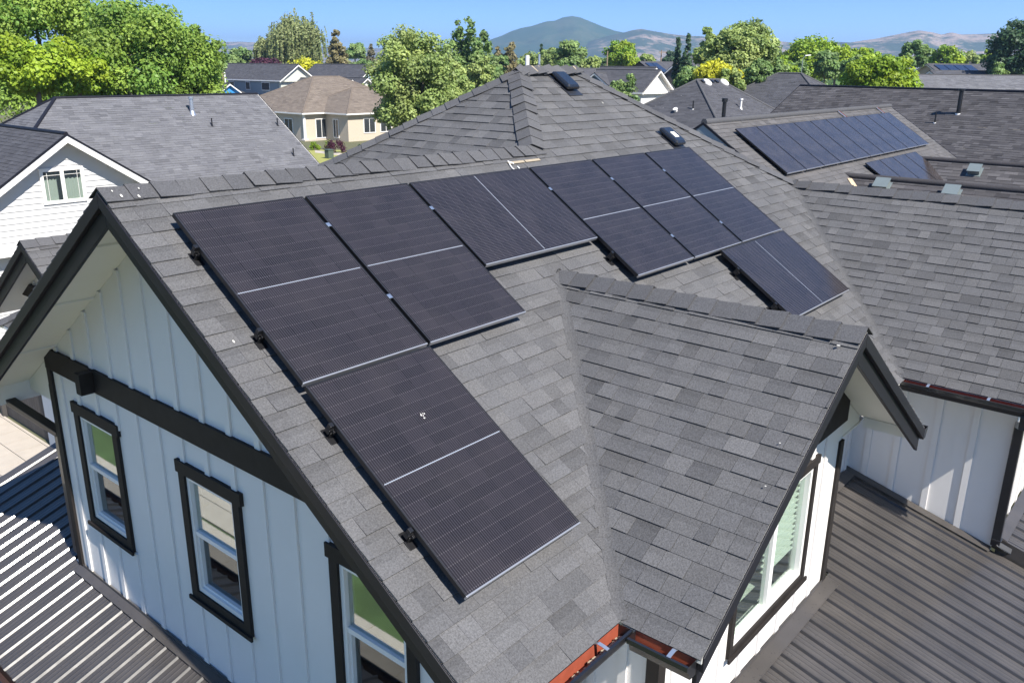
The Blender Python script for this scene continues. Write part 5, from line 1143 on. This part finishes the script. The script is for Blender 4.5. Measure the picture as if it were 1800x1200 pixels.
M['lawn2'] = plain('dry_mown_lawn', (.27, .27, .07), .95, noise=.25, scale=.6, bump=.2)
M['asphalt'] = plain('grey_asphalt', (.09, .09, .09), .9, noise=.2, scale=2.0)
def sheet(name, mat, pts, z):
    mb = MB(); mb.poly([(p[0], p[1], z) for p in pts]); return tag(mb.build(name, M[mat]), kind='structure')
mb = MB(); G = 9000; mb.add([(-G, -G, 0), (G, -G, 0), (G, G, 0), (-G, G, 0)], [(0, 1, 2, 3)]); tag(mb.build('ground', M['lawnfar']), kind='structure')
fa = lambda p, d: flat_at(p, d)
def slab_grid(name, x0, x1, y0, y1, step, z, mat):
    mb = MB(); x = x0
    while x < x1 - .01:
        y = y0
        while y < y1 - .01: mb.box((x + .008, y + .008, 0.0), (min(x1, x + step) - .008, min(y1, y + step) - .008, z)); y += step
        x += step
    return tag(mb.build(name, M[mat]), kind='structure')
slab_grid('patio', -3.5, -.2, -8.0, 22.0, 1.1, .05, 'paver')
slab_grid('patio', -7.6, -3.55, 6.0, 11.0, 1.2, .045, 'paver')
sheet('lawn', 'lawn', [(-24, -16), (-3.52, -16), (-3.52, 26), (-24, 26)], .012)
sheet('lawn', 'lawn', [(-6.4, -30), (30, -30), (30, -9), (-6.4, -9)], .008)
slab_grid('path', -.1, 3.7, 6.3, 22, .62, .04, 'paver')
sheet('lawn', 'lawn2', [fa(500, 68), fa(690, 68), fa(690, 88), fa(500, 92)], .012)
sheet('path', 'paver', [fa(545, 90), fa(545, 87.5), fa(598, 84), fa(650, 75), fa(650, 77.5), fa(600, 86.5)], .02)
sheet('pavement', 'paver', [fa(480, 77.5), fa(690, 77.5), fa(690, 75), fa(480, 75)], .024)
sheet('pavement', 'paver', [fa(480, 70.5), fa(690, 70.5), fa(690, 69), fa(480, 69)], .028)
sheet('road', 'asphalt', [fa(440, 68.5), fa(720, 68.5), fa(720, 60), fa(440, 60)], .02)
fr = empty('fence', (3.78, 17.0, 0), math.pi / 2); tag(fr, 'tall weathered dark board fence beyond the left corner of the house', 'fence')
mb = MB(); rnd = random.Random(4); y = 0.0
for i in range(60):
    mb.box((i * .145 - 6.5 + .004, -.012 + rnd.uniform(0, .008), .05), (i * .145 - 6.5 + .14, .012, 1.95 + rnd.uniform(-.02, .02)))
mb.build('boards', M['fence'], fr)
for i in range(4): mb = MB(); mb.box((-6.5 + i * 2.8, .02, 0), (-6.4 + i * 2.8, .12, 2.05)); mb.build('post', M['fence'], fr)

# ---------------------------------------------------------------- mountains
def mountain_mat(name, a, b, c_, scale):
    m, n, bs = new_mat(name); bs.inputs['Roughness'].default_value = 1.0; bs.inputs['Specular IOR Level'].default_value = 0.0; t = nd(n, 'ShaderNodeTexCoord')
    mp_ = nd(n, 'ShaderNodeMapping'); mp_.inputs['Scale'].default_value = (1, 1, 2.2); n.links.new(t.outputs['Object'], mp_.inputs['Vector'])
    z = nd(n, 'ShaderNodeTexNoise', Scale=scale, Detail=9.0, Roughness=.68); n.links.new(mp_.outputs[0], z.inputs['Vector']); z2 = nd(n, 'ShaderNodeTexNoise', Scale=scale * .22, Detail=4.0); n.links.new(mp_.outputs[0], z2.inputs['Vector'])
    z3 = nd(n, 'ShaderNodeTexNoise', Scale=scale * 7, Detail=5.0, Roughness=.7); n.links.new(mp_.outputs[0], z3.inputs['Vector'])
    r = nd(n, 'ShaderNodeMapRange'); r.inputs[1].default_value = .47; r.inputs[2].default_value = .57; n.links.new(mathn(n, 'MULTIPLY_ADD', z2.outputs['Fac'], .5, mathn(n, 'MULTIPLY', z.outputs['Fac'], .5)), r.inputs[0])
    c = mixc(n, r.outputs[0], a, b); r2 = nd(n, 'ShaderNodeMapRange'); r2.inputs[1].default_value = .5; r2.inputs[2].default_value = .62; n.links.new(z3.outputs['Fac'], r2.inputs[0])
    n.links.new(mixc(n, mathn(n, 'MULTIPLY', r2.outputs[0], .75), c, c_), bs.inputs['Base Color']); return m
M['mtn_green'] = mountain_mat('forested_mountain', (.024, .066, .032), (.070, .095, .050), (.018, .040, .026), .016)
M['mtn_rock'] = mountain_mat('rocky_scrub_mountain', (.040, .065, .042), (.34, .26, .21), (.020, .038, .026), .030)
from mathutils import noise as mnoise
def mountain(name, prof, t, depth, mat, seed, rough=.035, label=None):
    """ridge line given as photo columns and rows at distance t; slopes run forward to the plain"""
    xs = np.array([p[0] for p in prof], float); ys = np.array([p[1] for p in prof], float); n = 150; k = 26; px_ = np.linspace(xs[0], xs[-1], n); py_ = np.interp(px_, xs, ys)
    v = []; f = []
    for i in range(n):
        top = at(px_[i], py_[i], t); d = np.array([top[0] - CAM_P[0], top[1] - CAM_P[1]]); L = np.linalg.norm(d); d /= L
        for j in range(k + 6):
            u = j / (k - 1.0)
            if u <= 1:
                s = depth * (1 - u); hgt = top[2] * (u ** 1.25)
            else: s = -depth * .5 * (u - 1) * 5; hgt = top[2] * max(-.02, 1 - (u - 1) * 4.5)
            p = np.array([CAM_P[0], CAM_P[1]]) + d * (L - s)
            nz = mnoise.fractal(Vector((p[0] * .0035, p[1] * .0035, seed)), 1.0, 2.0, 6); nz2 = mnoise.fractal(Vector((px_[i] * .02, u * 3, seed)), 1.0, 2.0, 5)
            hgt += top[2] * (rough * nz * (.25 if .97 < u <= 1.0 else 1) + (.09 * nz2 * (1 - abs(2 * u - 1)) if u <= 1 else 0))
            v.append((p[0] + 60 * nz * (u < 1), p[1] + 60 * nz * (u < 1), max(-6, hgt) if j else -6))
    for i in range(n - 1):
        for j in range(k + 5): a = i * (k + 6) + j; f.append((a, a + k + 6, a + k + 7, a + 1))
    mb = MB(); mb.add(v, f, smooth=True); o = mb.build(name, M[mat]); tag(o, kind='structure'); return o
mountain('mountain', [(780, 112), (830, 84), (862, 70), (880, 64), (900, 55), (915, 50), (935, 46), (960, 38), (975, 37), (990, 31), (1006, 28.5), (1020, 31), (1040, 39), (1060, 47), (1080, 54), (1100, 58), (1150, 72), (1220, 92), (1300, 112)], 3300, 900, 'mtn_green', 1.3)
mountain('mountain', [(960, 110), (1010, 90), (1040, 72), (1070, 63), (1095, 58), (1112, 53), (1128, 50.5), (1145, 54), (1180, 60), (1205, 63), (1235, 64), (1290, 74), (1360, 72), (1400, 76), (1460, 74), (1510, 76), (1600, 100)], 2900, 800, 'mtn_rock', 4.1)
mountain('mountain', [(1380, 108), (1440, 84), (1500, 74), (1540, 68), (1570, 62), (1600, 56), (1615, 53.5), (1640, 57), (1655, 61), (1672, 57), (1690, 61), (1720, 60), (1760, 58.5), (1800, 60), (1850, 58), (1950, 66), (2100, 90)], 2600, 800, 'mtn_rock', 7.7)
mountain('mountain', [(120, 100), (250, 84), (330, 77), (380, 75), (420, 73.5), (460, 75.5), (520, 80), (600, 84), (700, 86), (800, 84), (880, 92), (960, 108)], 3900, 900, 'mtn_rock', 9.2)
# far tree belt on the plain, one mass
rng = np.random.default_rng(77); nb = 900; cpx = rng.uniform(-60, 1900, nb); cd_ = rng.uniform(190, 900, nb) ; P0 = np.array([flat_at(a, b) for a, b in zip(cpx, cd_)]); hh = rng.uniform(3.0, 7.5, nb) * (1 + cd_ / 1600)
per = 44; idx = np.repeat(np.arange(nb), per); d = rng.normal(size=(nb * per, 3)); d /= np.linalg.norm(d, axis=1)[:, None]; d[:, 2] = np.abs(d[:, 2])
rad = np.stack([hh * .62, hh * .62, hh], 1); P = P0[idx] + d * rad[idx] * (rng.random(nb * per) ** .35)[:, None]; N = d + rng.normal(size=d.shape) * .5; N /= np.linalg.norm(N, axis=1)[:, None]
sz = (cd_ / 300.0 * .9 + .5)[idx]; me = None
def leaf_mesh_sized(P, N, sz, tone, g):
    m_ = leaf_mesh('distant_trees', P, N, 1.0, tone, g, rng); return m_
keep = []
tone = rng.uniform(.7, 1.2, nb)[idx] * rng.uniform(.8, 1.2, nb * per); gg = np.clip(rng.random(nb)[idx] + rng.normal(0, .1, nb * per), 0, 1)
me = leaf_mesh('distant_trees', P, N, 2.1, tone, gg, rng); me.materials.append(LM['mid']); o = bpy.data.objects.new('distant_trees', me); COL.objects.link(o)
tag(o, 'far band of trees across the plain below the mountains', 'trees', None, 'stuff')
# ---------------------------------------------------------------- air
HAZE = 0.00022
m = bpy.data.materials.new('pale_haze'); m.use_nodes = True; n = m.node_tree; n.nodes.clear(); o_ = nd(n, 'ShaderNodeOutputMaterial'); pv = nd(n, 'ShaderNodeVolumePrincipled', Density=HAZE, Anisotropy=.2); pv.inputs['Color'].default_value = (.50, .70, 1.0, 1)
n.links.new(pv.outputs[0], o_.inputs['Volume'])
mb = MB(); mb.box((-9500, -9500, -8.0), (9500, 9500, 300)); tag(mb.build('haze', m), kind='stuff')
